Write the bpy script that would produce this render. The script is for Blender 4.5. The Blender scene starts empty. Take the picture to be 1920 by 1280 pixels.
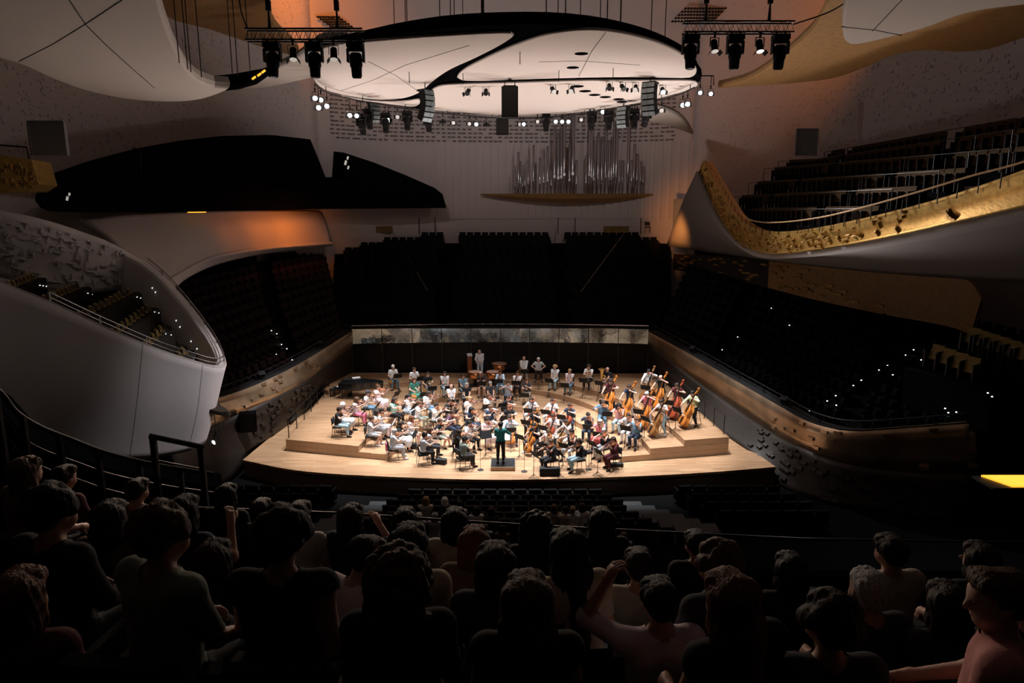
import bpy, bmesh, math, random
import numpy as np
import openvdb
from mathutils import Vector, Matrix, Euler

# ---------------------------------------------------------------- camera, world, exposure
SC = bpy.context.scene
COL = SC.collection
FPX, TILT, EYE = 1280.0, math.radians(11.0), 12.2      # focal length in pixels of the 1920 frame, downward tilt, eye height over the stage
cam_data = bpy.data.cameras.new('camera')
cam_data.sensor_width = 36.0
cam_data.lens = FPX / 1920.0 * 36.0
cam_data.clip_end = 400
cam_data.clip_start = 0.05
cam = bpy.data.objects.new('camera', cam_data)
cam.location = (0, 0, EYE)
cam.rotation_euler = (math.pi / 2 - TILT, 0, 0)
COL.objects.link(cam)
SC.camera = cam
world = bpy.data.worlds.new('world')
SC.world = world
world.use_nodes = True
world.node_tree.nodes['Background'].inputs[0].default_value = (0.9, 0.8, 0.75, 1)
world.node_tree.nodes['Background'].inputs[1].default_value = 0.0002
SC.view_settings.view_transform = 'Standard'
SC.view_settings.look = 'None'
SC.view_settings.gamma = 1.0
SC.view_settings.use_curve_mapping = False
SC.view_settings.exposure = 0.0
SC.cycles.max_bounces = 5
SC.cycles.diffuse_bounces = 3
SC.cycles.glossy_bounces = 2
SC.cycles.transmission_bounces = 2

def spot(name, loc, target, power, color, angle, blend=0.6, radius=0.12):
    d = bpy.data.lights.new(name, 'SPOT')
    d.energy, d.color, d.spot_size, d.spot_blend, d.shadow_soft_size = power, color, math.radians(angle), blend, radius
    o = bpy.data.objects.new(name, d)
    COL.objects.link(o)
    o.location = loc
    o.rotation_euler = (Vector(target) - Vector(loc)).to_track_quat('-Z', 'Y').to_euler()
    return o

def area(name, loc, target, sx, sy, power, color):
    d = bpy.data.lights.new(name, 'AREA'); d.shape = 'RECTANGLE'; d.size, d.size_y, d.energy, d.color = sx, sy, power, color
    o = bpy.data.objects.new(name, d); COL.objects.link(o); o.location = loc
    o.rotation_euler = (Vector(target) - Vector(loc)).to_track_quat('-Z', 'Y').to_euler(); return o

COOL = (0.97, 0.975, 1.0)
AMBER = (1.0, 0.40, 0.06)
WASH = (1.0, 0.88, 0.84)
# the stage lighting: lamps in the rig under the canopy
for i, (x, y, tx, ty, w, ang) in enumerate([
        (-9.5, 39, -9.5, 38, 3400, 50), (-6.5, 42, -6, 39, 3400, 50), (-3, 44, -3, 38, 3400, 50), (0.5, 44.5, 0, 38, 3400, 50),
        (4, 44, 3, 38, 3400, 50), (7.5, 41.5, 6.5, 39, 3400, 50), (9.3, 38.5, 9.2, 38, 3600, 50),
        (-8.2, 34.6, -8.8, 35.2, 11500, 46), (-5, 34.0, -5.2, 34.2, 11500, 46), (-1.8, 34, -1.9, 34.2, 11500, 46), (1.6, 34, 1.5, 34.2, 11500, 46), (5, 34.2, 5, 34.2, 11500, 46), (8.2, 34.6, 8.6, 35.2, 11500, 46)]):
    spot('stage_light', (x, y, 16.6), (tx, ty, 0), w, COOL, ang, 0.45, 0.15)
# ---------------------------------------------------------------- geometry helpers
PI = math.pi
CT, ST = math.cos(TILT), math.sin(TILT)
def ray(px, py):
    a, b = px - 960.0, 640.0 - py
    return Vector((a, FPX * CT + b * ST, -FPX * ST + b * CT))
def at(px, py, Y):                      # the point of a sight line that lies at distance Y
    r = ray(px, py); t = Y / r.y
    return Vector((r.x * t, Y, EYE + r.z * t))
def on(px, py, Z):                      # ... at height Z
    r = ray(px, py); t = (Z - EYE) / r.z
    return Vector((r.x * t, r.y * t, Z))
def atx(px, py, X):                     # ... at lateral position X
    r = ray(px, py); t = X / r.x
    return Vector((X, r.y * t, EYE + r.z * t))

class MB:
    def __init__(s): s.v, s.f, s.m = [], [], []
    def add(s, vs, fs, m=0):
        o = len(s.v); s.v += [tuple(v) for v in vs]
        s.f += [tuple(i + o for i in f) for f in fs]; s.m += [m] * len(fs); return s
    def box(s, c, d, rot=None, m=0):
        x, y, z = d[0] / 2, d[1] / 2, d[2] / 2
        vs = [Vector(p) for p in ((-x, -y, -z), (x, -y, -z), (x, y, -z), (-x, y, -z), (-x, -y, z), (x, -y, z), (x, y, z), (-x, y, z))]
        if rot is not None:
            R = rot if isinstance(rot, Matrix) else Euler(rot).to_matrix()
            vs = [R @ v for v in vs]
        c = Vector(c)
        return s.add([v + c for v in vs], [(3, 2, 1, 0), (4, 5, 6, 7), (0, 1, 5, 4), (1, 2, 6, 5), (2, 3, 7, 6), (3, 0, 4, 7)], m)
    def prism(s, poly, z0, z1, m=0):    # polygon in x,y (counter-clockwise) between two heights
        n = len(poly)
        vs = [(p[0], p[1], z0) for p in poly] + [(p[0], p[1], z1) for p in poly]
        fs = [tuple(reversed(range(n))), tuple(range(n, 2 * n))] + [(i, (i + 1) % n, n + (i + 1) % n, n + i) for i in range(n)]
        return s.add(vs, fs, m)
    def tube(s, pts, r, n=8, m=0, cap=True):
        pts = [Vector(p) for p in pts]; k = len(pts)
        rs = r if isinstance(r, (list, tuple)) else [r] * k
        vs, fs = [], []; u = None
        for i, p in enumerate(pts):
            t = (pts[min(i + 1, k - 1)] - pts[max(i - 1, 0)])
            t = t.normalized() if t.length > 1e-9 else Vector((0, 0, 1))
            u = t.orthogonal() if u is None else u - t * u.dot(t)
            u = u.normalized() if u.length > 1e-6 else t.orthogonal().normalized()
            w = t.cross(u)
            for j in range(n):
                a = 2 * PI * j / n; vs.append(p + (u * math.cos(a) + w * math.sin(a)) * rs[i])
        for i in range(k - 1):
            for j in range(n):
                fs.append((i * n + j, i * n + (j + 1) % n, (i + 1) * n + (j + 1) % n, (i + 1) * n + j))
        if cap: fs += [tuple(reversed(range(n))), tuple(range((k - 1) * n, k * n))]
        return s.add(vs, fs, m)
    def lathe(s, prof, n=12, c=(0, 0, 0), R=None, m=0):   # profile of (radius, height)
        c = Vector(c); vs, fs = [], []
        for (r, z) in prof:
            for j in range(n):
                a = 2 * PI * j / n; p = Vector((r * math.cos(a), r * math.sin(a), z))
                vs.append((R @ p if R is not None else p) + c)
        for i in range(len(prof) - 1):
            for j in range(n):
                fs.append((i * n + j, i * n + (j + 1) % n, (i + 1) * n + (j + 1) % n, (i + 1) * n + j))
        fs += [tuple(reversed(range(n))), tuple(range((len(prof) - 1) * n, len(prof) * n))]
        return s.add(vs, fs, m)
    def mesh(s, name, mats, smooth=False):
        me = bpy.data.meshes.new(name); me.from_pydata(s.v, [], s.f)
        for mt in (mats if isinstance(mats, (list, tuple)) else [mats]): me.materials.append(mt)
        if any(s.m): me.polygons.foreach_set('material_index', s.m)
        if smooth: me.polygons.foreach_set('use_smooth', [True] * len(s.f))
        me.update(); return me
    def build(s, name, mats, parent=None, smooth=False):
        return link(name, s.mesh(name, mats, smooth), parent)

def link(name, me, parent=None):
    o = bpy.data.objects.new(name, me); COL.objects.link(o)
    if parent is not None: o.parent = parent
    return o
def tag(o, label=None, cat=None, group=None, kind=None):
    if label: o['label'] = label
    if cat: o['category'] = cat
    if group: o['group'] = group
    if kind: o['kind'] = kind
    return o
def empty(name, loc=(0, 0, 0), rz=0.0, label=None, cat=None, group=None, kind=None):
    o = bpy.data.objects.new(name, None); COL.objects.link(o); o.empty_display_size = 0.1
    o.location = loc; o.rotation_euler = (0, 0, rz); return tag(o, label, cat, group, kind)
def dup(root, loc=None, rz=None, label=None, group=None, mat=None):
    r = root.copy(); COL.objects.link(r)
    if loc is not None: r.location = loc
    if rz is not None: r.rotation_euler = (0, 0, rz)
    tag(r, label, None, group)
    for ch in KIDS(root):
        c = ch.copy(); COL.objects.link(c); c.parent = r
        for g in KIDS(ch):
            d = g.copy(); COL.objects.link(d); d.parent = c
    return r
_kids = {}
def KIDS(o):
    if o.name not in _kids: _kids[o.name] = [c for c in o.children]
    return _kids[o.name]

def crom(pts, n):                       # Catmull-Rom through points, n samples, even in arc length
    P = np.array([tuple(p) for p in pts], float)
    if len(P) == 2: return P[0] + (P[1] - P[0]) * np.linspace(0, 1, n)[:, None]
    Q = np.vstack([2 * P[0] - P[1], P, 2 * P[-1] - P[-2]]); out = []
    for i in range(len(P) - 1):
        p0, p1, p2, p3 = Q[i:i + 4]
        for t in np.linspace(0, 1, 12, endpoint=False):
            out.append(0.5 * (2 * p1 + (p2 - p0) * t + (2 * p0 - 5 * p1 + 4 * p2 - p3) * t * t + (3 * p1 - p0 - 3 * p2 + p3) * t ** 3))
    out.append(P[-1]); out = np.array(out)
    d = np.concatenate([[0], np.cumsum(np.linalg.norm(np.diff(out, axis=0), axis=1))])
    s = np.linspace(0, d[-1], n)
    return np.stack([np.interp(s, d, out[:, k]) for k in range(3)], 1)

class Surf:                             # a smooth sheet through rows of points
    def __init__(s, rows, nu=60, nv=12):
        R = [crom(r, nu) for r in rows]
        s.g = np.stack([crom([r[i] for r in R], nv) for i in range(nu)], 1)     # nv, nu, 3
        s.nv, s.nu = nv, nu
        du, dv = np.gradient(s.g, axis=1), np.gradient(s.g, axis=0)
        n = np.cross(du, dv); s.n = n / np.maximum(np.linalg.norm(n, axis=2, keepdims=True), 1e-9)
    def ev(s, u, v):                    # point, normal and u direction
        x, y = u * (s.nu - 1), v * (s.nv - 1); i, j = min(int(x), s.nu - 2), min(int(y), s.nv - 2); a, b = x - i, y - j
        g = s.g; p = (g[j, i] * (1 - a) + g[j, i + 1] * a) * (1 - b) + (g[j + 1, i] * (1 - a) + g[j + 1, i + 1] * a) * b
        t = g[j, i + 1] - g[j, i]
        return Vector(p), Vector(s.n[j, i]), Vector(t).normalized()
    def shell(s, mb, t, m=0):           # closed sheet of thickness t (away from the normal)
        nv, nu = s.nv, s.nu
        A = s.g.reshape(-1, 3); B = (s.g - s.n * t).reshape(-1, 3); o = nv * nu
        fs = []
        for j in range(nv - 1):
            for i in range(nu - 1):
                a = j * nu + i
                fs.append((a, a + 1, a + nu + 1, a + nu)); fs.append((o + a, o + a + nu, o + a + nu + 1, o + a + 1))
        for i in range(nu - 1):
            fs.append((i + 1, i, o + i, o + i + 1)); a = (nv - 1) * nu + i; fs.append((a, a + 1, o + a + 1, o + a))
        for j in range(nv - 1):
            a = j * nu; fs.append((a, a + nu, o + a + nu, o + a)); a = j * nu + nu - 1; fs.append((a + nu, a, o + a, o + a + nu))
        return mb.add([tuple(p) for p in np.vstack([A, B])], fs, m)
    def frame(s, u, v):
        p, n, t = s.ev(u, v); b = n.cross(t).normalized(); t = b.cross(n)
        return p, Matrix((t, b, n)).transposed()      # columns: along u, along v, normal

# ---------------------------------------------------------------- materials
def mat(name, col, rough=0.6, metal=0.0, var=0.0, scale=8.0, bump=0.0, emit=None, power=0.0, spec=0.5, stretch=None, obj=True):
    m = bpy.data.materials.new(name); m.use_nodes = True; nt = m.node_tree; N, L = nt.nodes, nt.links
    b = N['Principled BSDF']; b.inputs['Roughness'].default_value = rough; b.inputs['Metallic'].default_value = metal
    b.inputs['Specular IOR Level'].default_value = spec
    c = (col[0], col[1], col[2], 1.0); b.inputs['Base Color'].default_value = c
    if var or bump:
        tc = N.new('ShaderNodeTexCoord'); mp = N.new('ShaderNodeMapping'); no = N.new('ShaderNodeTexNoise')
        L.new(tc.outputs['Object'], mp.inputs['Vector']); L.new(mp.outputs['Vector'], no.inputs['Vector'])
        if stretch: mp.inputs['Scale'].default_value = stretch
        no.inputs['Scale'].default_value = scale; no.inputs['Detail'].default_value = 4
        if var:
            r = N.new('ShaderNodeValToRGB'); L.new(no.outputs['Fac'], r.inputs['Fac'])
            r.color_ramp.elements[0].position, r.color_ramp.elements[1].position = 0.3, 0.7
            r.color_ramp.elements[0].color = tuple(x * (1 - var) for x in col) + (1,)
            r.color_ramp.elements[1].color = tuple(min(1, x * (1 + var)) for x in col) + (1,)
            L.new(r.outputs['Color'], b.inputs['Base Color'])
        if bump:
            bp = N.new('ShaderNodeBump'); bp.inputs['Strength'].default_value = bump; bp.inputs['Distance'].default_value = 0.03
            L.new(no.outputs['Fac'], bp.inputs['Height']); L.new(bp.outputs['Normal'], b.inputs['Normal'])
    if emit:
        b.inputs['Emission Color'].default_value = (*emit, 1); b.inputs['Emission Strength'].default_value = power
    return m

def wood_floor(name, c1, c2, ang=0.0, w=0.09, l=1.6, rough=0.35):
    m = bpy.data.materials.new(name); m.use_nodes = True; nt = m.node_tree; N, L = nt.nodes, nt.links
    b = N['Principled BSDF']; b.inputs['Roughness'].default_value = rough
    tc = N.new('ShaderNodeTexCoord'); mp = N.new('ShaderNodeMapping'); mp.inputs['Rotation'].default_value = (0, 0, ang)
    L.new(tc.outputs['Object'], mp.inputs['Vector'])
    br = N.new('ShaderNodeTexBrick'); L.new(mp.outputs['Vector'], br.inputs['Vector'])
    br.inputs['Scale'].default_value = 1.0; br.inputs['Brick Width'].default_value = l; br.inputs['Row Height'].default_value = w
    br.inputs['Mortar Size'].default_value = 0.003; br.offset = 0.37; br.offset_frequency = 3; br.squash = 1.0
    br.inputs['Color1'].default_value = (*c1, 1); br.inputs['Color2'].default_value = (*c2, 1)
    br.inputs['Mortar'].default_value = tuple(x * 0.55 for x in c1) + (1,); br.inputs['Bias'].default_value = 0.0
    no = N.new('ShaderNodeTexNoise'); no.inputs['Scale'].default_value = 3; mp2 = N.new('ShaderNodeMapping')
    mp2.inputs['Scale'].default_value = (0.25, 3, 1); L.new(mp.outputs['Vector'], mp2.inputs['Vector']); L.new(mp2.outputs['Vector'], no.inputs['Vector'])
    mx = N.new('ShaderNodeMixRGB'); mx.blend_type = 'MULTIPLY'; mx.inputs['Fac'].default_value = 0.5
    rp = N.new('ShaderNodeValToRGB'); rp.color_ramp.elements[0].color = (0.62, 0.55, 0.48, 1); rp.color_ramp.elements[0].position = 0.35; rp.color_ramp.elements[1].position = 0.62
    L.new(no.outputs['Fac'], rp.inputs['Fac']); L.new(br.outputs['Color'], mx.inputs['Color1']); L.new(rp.outputs['Color'], mx.inputs['Color2'])
    L.new(mx.outputs['Color'], b.inputs['Base Color'])
    return m

M = {}
M['plaster'] = mat('white_plaster', (0.60, 0.55, 0.54), 0.8, var=0.05, scale=30, bump=0.25)
M['canopy'] = mat('canopy_white', (0.80, 0.72, 0.66), 0.7, var=0.03, scale=20)
M['cloud'] = mat('cloud_white', (0.70, 0.64, 0.58), 0.75, var=0.03, scale=20)
M['balcony'] = mat('balcony_white', (0.64, 0.61, 0.62), 0.7, var=0.04, scale=25)
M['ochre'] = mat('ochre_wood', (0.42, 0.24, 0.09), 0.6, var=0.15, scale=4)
M['gold'] = mat('gilded_panel', (0.62, 0.40, 0.12), 0.42, 0.75, var=0.2, scale=6, bump=0.3)
M['gold_block'] = mat('gilded_block', (0.50, 0.32, 0.10), 0.5, 0.6, var=0.3, scale=3)
M['bronze'] = mat('bronze_sheet', (0.50, 0.36, 0.235), 0.3, 0.8, var=0.3, scale=0.8, bump=0.25)
M['steel'] = mat('dull_steel', (0.24, 0.285, 0.305), 0.12, 1.0, var=0.2, scale=1.3, bump=0.8)
M['black'] = mat('black_matt', (0.010, 0.010, 0.011), 0.7, spec=0.2)
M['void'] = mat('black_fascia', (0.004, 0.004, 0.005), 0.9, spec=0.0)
M['iron'] = mat('black_iron', (0.02, 0.02, 0.02), 0.45, 0.5)
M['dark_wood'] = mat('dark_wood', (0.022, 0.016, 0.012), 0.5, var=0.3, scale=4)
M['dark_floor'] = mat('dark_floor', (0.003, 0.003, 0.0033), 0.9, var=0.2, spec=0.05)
M['step'] = mat('grey_step', (0.016, 0.021, 0.024), 0.7, var=0.15)
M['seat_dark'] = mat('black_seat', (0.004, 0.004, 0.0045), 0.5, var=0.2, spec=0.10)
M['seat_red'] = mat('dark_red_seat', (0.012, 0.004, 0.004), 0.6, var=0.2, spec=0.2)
M['seat_tan'] = mat('tan_seat', (0.21, 0.15, 0.055), 0.75, var=0.15, spec=0.15)
M['seat_brown'] = mat('brown_seat', (0.06, 0.036, 0.016), 0.8, var=0.15, spec=0.08)
M['stage'] = wood_floor('stage_boards', (0.52, 0.335, 0.20), (0.38, 0.22, 0.12))
M['riser'] = wood_floor('riser_boards', (0.46, 0.29, 0.17), (0.35, 0.20, 0.11))
M['riser_side'] = mat('riser_plywood', (0.46, 0.285, 0.165), 0.5, var=0.12, scale=5, stretch=(1, 1, 6))
M['apron'] = mat('apron_wood', (0.16, 0.10, 0.06), 0.5, var=0.2)
M['door'] = mat('grey_door', (0.30, 0.32, 0.33), 0.6, var=0.05)
M['pipe'] = mat('tin_pipe', (0.50, 0.50, 0.52), 0.3, 0.9)
M['lamp'] = mat('lamp_lens', (1, 1, 1), 0.3, emit=(0.92, 0.97, 1.0), power=6)
M['lamp_dim'] = mat('dim_lens', (0.8, 0.8, 0.8), 0.2, emit=(1.0, 0.95, 0.85), power=0.35)
M['dot'] = mat('step_light', (1, 1, 1), 0.3, emit=(0.95, 0.97, 1.0), power=4)
M['amber_lamp'] = mat('amber_lens', (1, 0.6, 0.2), 0.3, emit=(1.0, 0.42, 0.03), power=1.6)
M['speaker'] = mat('speaker_grille', (0.30, 0.36, 0.38), 0.5, 0.3, var=0.2)
M['wire'] = mat('steel_wire', (0.05, 0.045, 0.04), 0.5, 0.5)
M['back_wall'] = mat('dark_back_wall', (0.02, 0.016, 0.014), 0.95, spec=0.05)
M['slot_shade'] = mat('wall_slot_shade', (0.16, 0.14, 0.13), 0.9)  # dark colour stands in for the shade inside the slots
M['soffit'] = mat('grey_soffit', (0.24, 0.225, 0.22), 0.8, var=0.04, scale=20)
M['rail_wood'] = mat('wood_handrail', (0.40, 0.25, 0.12), 0.4)
M['chrome'] = mat('chrome_rail', (0.5, 0.5, 0.52), 0.25, 0.9)
RND = random.Random(7)
# ---------------------------------------------------------------- the hall
def structure(name, mb, m, smooth=False, label=None):
    o = mb.build(name, m, None, smooth); o['kind'] = 'structure'
    if label: o['label'] = label
    return o
# outer walls, one smooth sheet in three pieces
PLAN = [(-31, -9), (-31, 6), (-30.5, 20), (-28.5, 36), (-23, 50), (-13, 59.5), (-1, 62), (10, 61.5), (19, 57), (24.5, 48), (28, 36), (30, 20), (31, 6), (31, -9)]
def wall_rows(a, b, lean=0.0):
    p = crom([(x, y, 0) for x, y in PLAN], 240)[a:b]
    return [[(q[0] * (1 + lean * k), q[1] * (1 + 0.4 * lean * k), z) for q in p[::4]] for k, z in enumerate((-1.0, 8, 16, 24, 32))]
WALLS = {}
for name, a, b in (('wall_left', 0, 97), ('wall_rear', 96, 141), ('wall_right', 140, 240)):
    S = Surf(wall_rows(a, b), 90, 20); WALLS[name] = S
    mb = MB(); S.shell(mb, 0.3); o = structure(name, mb, M['plaster'], True)
    r = MB(); rr = random.Random(len(name))
    n = {'wall_left': 5200, 'wall_rear': 0, 'wall_right': 5200}[name]
    for i in range(n):
        u, v = rr.random(), rr.random() * 0.6 + 0.40
        p, R = S.frame(u, v); w, h = rr.choice([(0.20, 0.06), (0.16, 0.08), (0.07, 0.18), (0.12, 0.10)])
        r.box(p + R.col[2] * 0.01, (w, h, 0.07), R)
    if name == 'wall_rear':            # regular rows of small blocks, coloured dark like shaded slots, above the organ
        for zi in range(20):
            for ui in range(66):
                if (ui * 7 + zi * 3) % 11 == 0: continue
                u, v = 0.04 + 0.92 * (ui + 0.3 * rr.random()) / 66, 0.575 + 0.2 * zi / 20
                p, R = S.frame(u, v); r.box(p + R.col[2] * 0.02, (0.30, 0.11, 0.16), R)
    tag(r.build('relief_block', M['slot_shade'] if name == 'wall_rear' else M['plaster'], o), kind='stuff')
mb = MB(); mb.box((0, -9.2, 15), (64, 0.3, 34)); structure('wall_back', mb, M['back_wall'])  # unseen wall, coloured dark to cut bounce onto the audience
mb = MB(); mb.box((0, 27, 32.2), (70, 76, 0.4)); structure('ceiling', mb, M['plaster'])
mb = MB(); mb.box((0, 27, -1.05), (70, 76, 0.3)); structure('floor', mb, M['dark_floor'])

# tall plain panels of the rear wall around the organ
S = WALLS['wall_rear']
org = None
for i in range(33):
    x0 = 820 + i * 14.3
    a, b = at(x0 + 0.3, 410, 61.2), at(x0 + 14.0, 266, 61.2); gx = S.g[8]; yw = float(np.interp((a.x + b.x) / 2, gx[:, 0], gx[:, 1]))
    mb = MB(); mb.box(((a.x + b.x) / 2, yw - 0.02, (a.z + b.z) / 2), (b.x - a.x, 0.14, b.z - a.z))
    mb.build('panel', M['plaster'], bpy.data.objects['wall_rear'])
# doors in the walls
def door(n, q, Y, label):
    a, b = at(q[0], q[3], Y), at(q[2], q[1], Y + 0.0)
    t = tag(empty('door_%d' % n, ((a.x + b.x) / 2, Y, a.z)), label, kind='structure')
    w, h = b.x - a.x, b.z - a.z
    mb = MB(); mb.box((0, 0, h / 2), (w * 0.97, 0.12, h * 0.98)); mb.build('leaf', M['door'], t)
    mb = MB(); mb.box((-w / 2, -0.02, h / 2), (0.08, 0.2, h)); mb.box((w / 2, -0.02, h / 2), (0.08, 0.2, h)); mb.box((0, -0.02, h), (w, 0.2, 0.08)); mb.build('frame', M['door'], t)
door(1, (62, 228, 120, 292), 33, 'grey door in the plaster wall over the dark upper balcony')
door(2, (1490, 242, 1533, 292), 48.5, 'grey door in the plaster wall behind the gilded balcony')
door(3, (1262, 374, 1297, 440), 58.8, 'grey door beside the organ at the top of the choir seats')

# ---------------------------------------------------------------- stage
front = crom([on(455, 862, 0), on(560, 882, 0), on(720, 893, 0), on(940, 899, 0), on(1180, 893, 0), on(1330, 885, 0), on(1455, 875, 0)], 40)
stage_poly = [tuple(p[:2]) for p in front] + [(10.4, 47.2), (-12.6, 47.2)]
mb = MB(); mb.prism(stage_poly, -0.12, 0.0); structure('floor_stage', mb, M['stage'])
mb = MB(); mb.prism([(x, y + 0.1) for x, y in stage_poly[:40]] + stage_poly[40:], -1.0, -0.125)
structure('trim_1', mb, M['apron'], label='dark curved wooden front of the stage')
CX, CY = -0.43, 30.5
OUT = [(-11.6, 33.4), (-12.2, 46.7), (9.9, 46.4), (10.95, 32.9)]
def outer(th):
    d = (math.cos(th), math.sin(th)); best = 99
    for (a, b) in zip(OUT[:-1], OUT[1:]):
        ex, ey = b[0] - a[0], b[1] - a[1]; det = d[0] * -ey + d[1] * ex
        if abs(det) < 1e-9: continue
        fx, fy = a[0] - CX, a[1] - CY
        t = (fx * -ey + fy * ex) / det; s = (d[0] * fy - d[1] * fx) / det
        if t > 0 and -1e-6 <= s <= 1 + 1e-6: best = min(best, t)
    return best
def ell(th, a, b): return 1 / math.sqrt((math.cos(th) / a) ** 2 + (math.sin(th) / b) ** 2)
RINGS = [(5.72, 5.75, 9.8), (7.3, 7.3, 13.0), (18.0, 9.1, 14.4)]      # left, right and rear half-axes of the three steps
THL, THR = math.atan2(OUT[0][1] - CY, OUT[0][0] - CX), math.atan2(OUT[3][1] - CY, OUT[3][0] - CX)
def ring_r(k, th):
    al, ar, b = RINGS[k]; return ell(th, al if math.cos(th) < 0 else ar, b)
STEP = 0.3
def tier(x, y):                         # height of the stage boards at a place
    if y < 31.5: return 0.0
    th, r = math.atan2(y - CY, x - CX), math.hypot(x - CX, y - CY)
    if th > THL or th < THR: return 0.0
    return STEP * sum(1 for k in range(3) if r > ring_r(k, th))
corner = [math.atan2(p[1] - CY, p[0] - CX) for p in OUT[1:3]]
for k, (word, nseg) in enumerate((('lowest', 9), ('middle', 9), ('highest', 8))):
    t = empty('stage_riser', label='%s curved wooden riser of the stage under the orchestra' % word, cat='riser', group='curved stage risers')
    ths = [THL + (THR - THL) * i / (nseg * 10) for i in range(nseg * 10 + 1)]
    for s_ in range(nseg):
        seg = ths[s_ * 10:s_ * 10 + 11] + [c for c in corner if ths[s_ * 10] > c > ths[s_ * 10 + 10]]
        seg = sorted(seg, reverse=True); inn, out = [], []
        for th in seg:
            ro, ri = outer(th), ring_r(k, th)
            if ro - ri < 0.02: continue
            inn.append((CX + math.cos(th) * ri, CY + math.sin(th) * ri)); out.append((CX + math.cos(th) * ro, CY + math.sin(th) * ro))
        if len(inn) < 2: continue
        poly = inn[::-1] + out if False else out[::-1] + inn      # counter-clockwise seen from above
        z0, z1 = STEP * k + (0.004 if k == 0 else 0.0), STEP * (k + 1)
        n = len(poly); mb = MB(); mb.prism(poly, z0, z1 - 0.03, 1)
        cxp, cyp = sum(p[0] for p in poly) / n, sum(p[1] for p in poly) / n
        mb.prism([(cxp + (p[0] - cxp) * 1.004, cyp + (p[1] - cyp) * 1.004) for p in poly], z1 - 0.029, z1, 0)
        mb.build('riser_segment', [M['riser'], M['riser_side']], t)
# podium
t = empty('conductor_podium', (CX, 31.2, 0), label='low wooden podium with black carpet under the conductor', cat='podium')
MB().box((0, 0, 0.085), (1.16, 1.2, 0.17)).build('body', M['riser_side'], t)
MB().box((0, 0, 0.185), (1.12, 1.16, 0.03)).build('carpet', M['black'], t)
MB().box((0, -0.59, 0.185), (1.16, 0.03, 0.034)).box((-0.57, 0, 0.185), (0.03, 1.2, 0.034)).box((0.57, 0, 0.185), (0.03, 1.2, 0.034)).build('edge_trim', M['chrome'], t)

# ---------------------------------------------------------------- wall behind the stage: slatted panels under a metal parapet
wb = empty('wall_stage', kind='structure', label='dark slatted wall closing the rear of the stage')
XS = [at(663, 697, 46.8).x + (at(1213, 697, 46.8).x - at(663, 697, 46.8).x) * i / 10 for i in range(11)]
def back_y(x): return 47.4 - 0.006 * (x + 0.8) ** 2
ZB0, ZB1, ZB2 = 0.0, 2.95, 4.0
MB().box((-0.85, 47.75, 1.5), (21.4, 0.1, 3.0)).build('backing', M['black'], wb)
slat_me = MB().box((0, 0, 0), (1.9, 0.06, 0.045)).mesh('slat', M['dark_wood'])
for i in range(10):
    xm = (XS[i] + XS[i + 1]) / 2
    for j in range(17):
        o = link('slat', slat_me, wb); o.location = (xm, back_y(xm), 0.98 + j * 0.117)
for i in range(11):
    MB().box((XS[i], back_y(XS[i]) - 0.03, 1.9), (0.10, 0.1, 2.1)).build('post', M['dark_wood'], wb)
par = empty('choir_parapet', label='dull steel parapet along the front of the choir seats', cat='parapet')
for i in range(10):
    a, b = (XS[i], back_y(XS[i])), (XS[i + 1], back_y(XS[i + 1]))
    ang = math.atan2(b[1] - a[1], b[0] - a[0])
    MB().box(((a[0] + b[0]) / 2, (a[1] + b[1]) / 2 - 0.05, (ZB1 + ZB2) / 2), (2.03, 0.08, ZB2 - ZB1), (0.06, 0, ang)).build('panel', M['steel'], par)
MB().tube([(x, back_y(x) + 0.05, ZB2 + 0.22) for x in XS], 0.035, 6).build('handrail', M['chrome'], par)
for x in XS: MB().box((x, back_y(x) + 0.05, ZB2 + 0.1), (0.04, 0.04, 0.26)).build('rail_post', M['iron'], par)
MB().box((-0.85, 47.35, ZB2 + 0.01), (21.2, 0.6, 0.06)).build('coping', M['black'], par)

# ---------------------------------------------------------------- side parapets of the stalls, bronze
def band(name, top, bot, base, label, nblk, blk_u):
    t = empty(name, label=label, cat='parapet')
    S = Surf([bot, top], 60, 4); mb = MB(); S.shell(mb, 0.12); mb.build('fascia', M['bronze'], t, True)
    S2 = Surf([base, [(Vector(a) * 0.5 + Vector(b) * 0.5) + Vector((0, 0, -0.1)) for a, b in zip(base, bot)], bot], 60, 8)
    mb = MB(); S2.shell(mb, 0.12); mb.build('lower_wall', M['dark_wood'], t, True)
    cop = [Vector(p) + Vector((0, 0, 0.02)) for p in top]
    S3 = Surf([cop, [p + Vector((math.copysign(0.7, p.x), 0.1, 0.02)) for p in cop]], 60, 3); mb = MB(); S3.shell(mb, 0.05)
    mb.build('coping', M['black'], t)
    rail = [Vector(p) + Vector((math.copysign(0.35, p.x), 0, 0.42)) for p in top]
    rp = crom(rail, 40); MB().tube([tuple(p) for p in rp], 0.03, 6).build('handrail', M['iron'], t)
    for p in rp[::4]: MB().box((p[0], p[1], p[2] - 0.2), (0.04, 0.04, 0.42)).build('rail_post', M['iron'], t)
    rr = random.Random(3); bm_ = MB().box((0, 0, 0), (0.34, 0.16, 0.16)).mesh('relief_block', M['dark_wood'])
    bb_ = MB().box((0, 0, 0), (0.34, 0.14, 0.12)).mesh('relief_block', M['bronze'])
    for i in range(nblk):
        lower = rr.random() < 0.75
        p, R = (S2 if lower else S).frame(rr.uniform(*blk_u), rr.uniform(0.1, 0.9))
        o = link('relief_block', bm_ if lower else bb_, t); o.matrix_local = Matrix.Translation(p + R.col[2] * 0.03) @ R.to_4x4()
    return S
LT = [at(663, 619, 46.8), at(610, 652, 43), at(560, 682, 39.5), at(500, 712, 36.3), at(440, 736, 33.6), at(380, 752, 31.5), at(300, 762, 29)]
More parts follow.
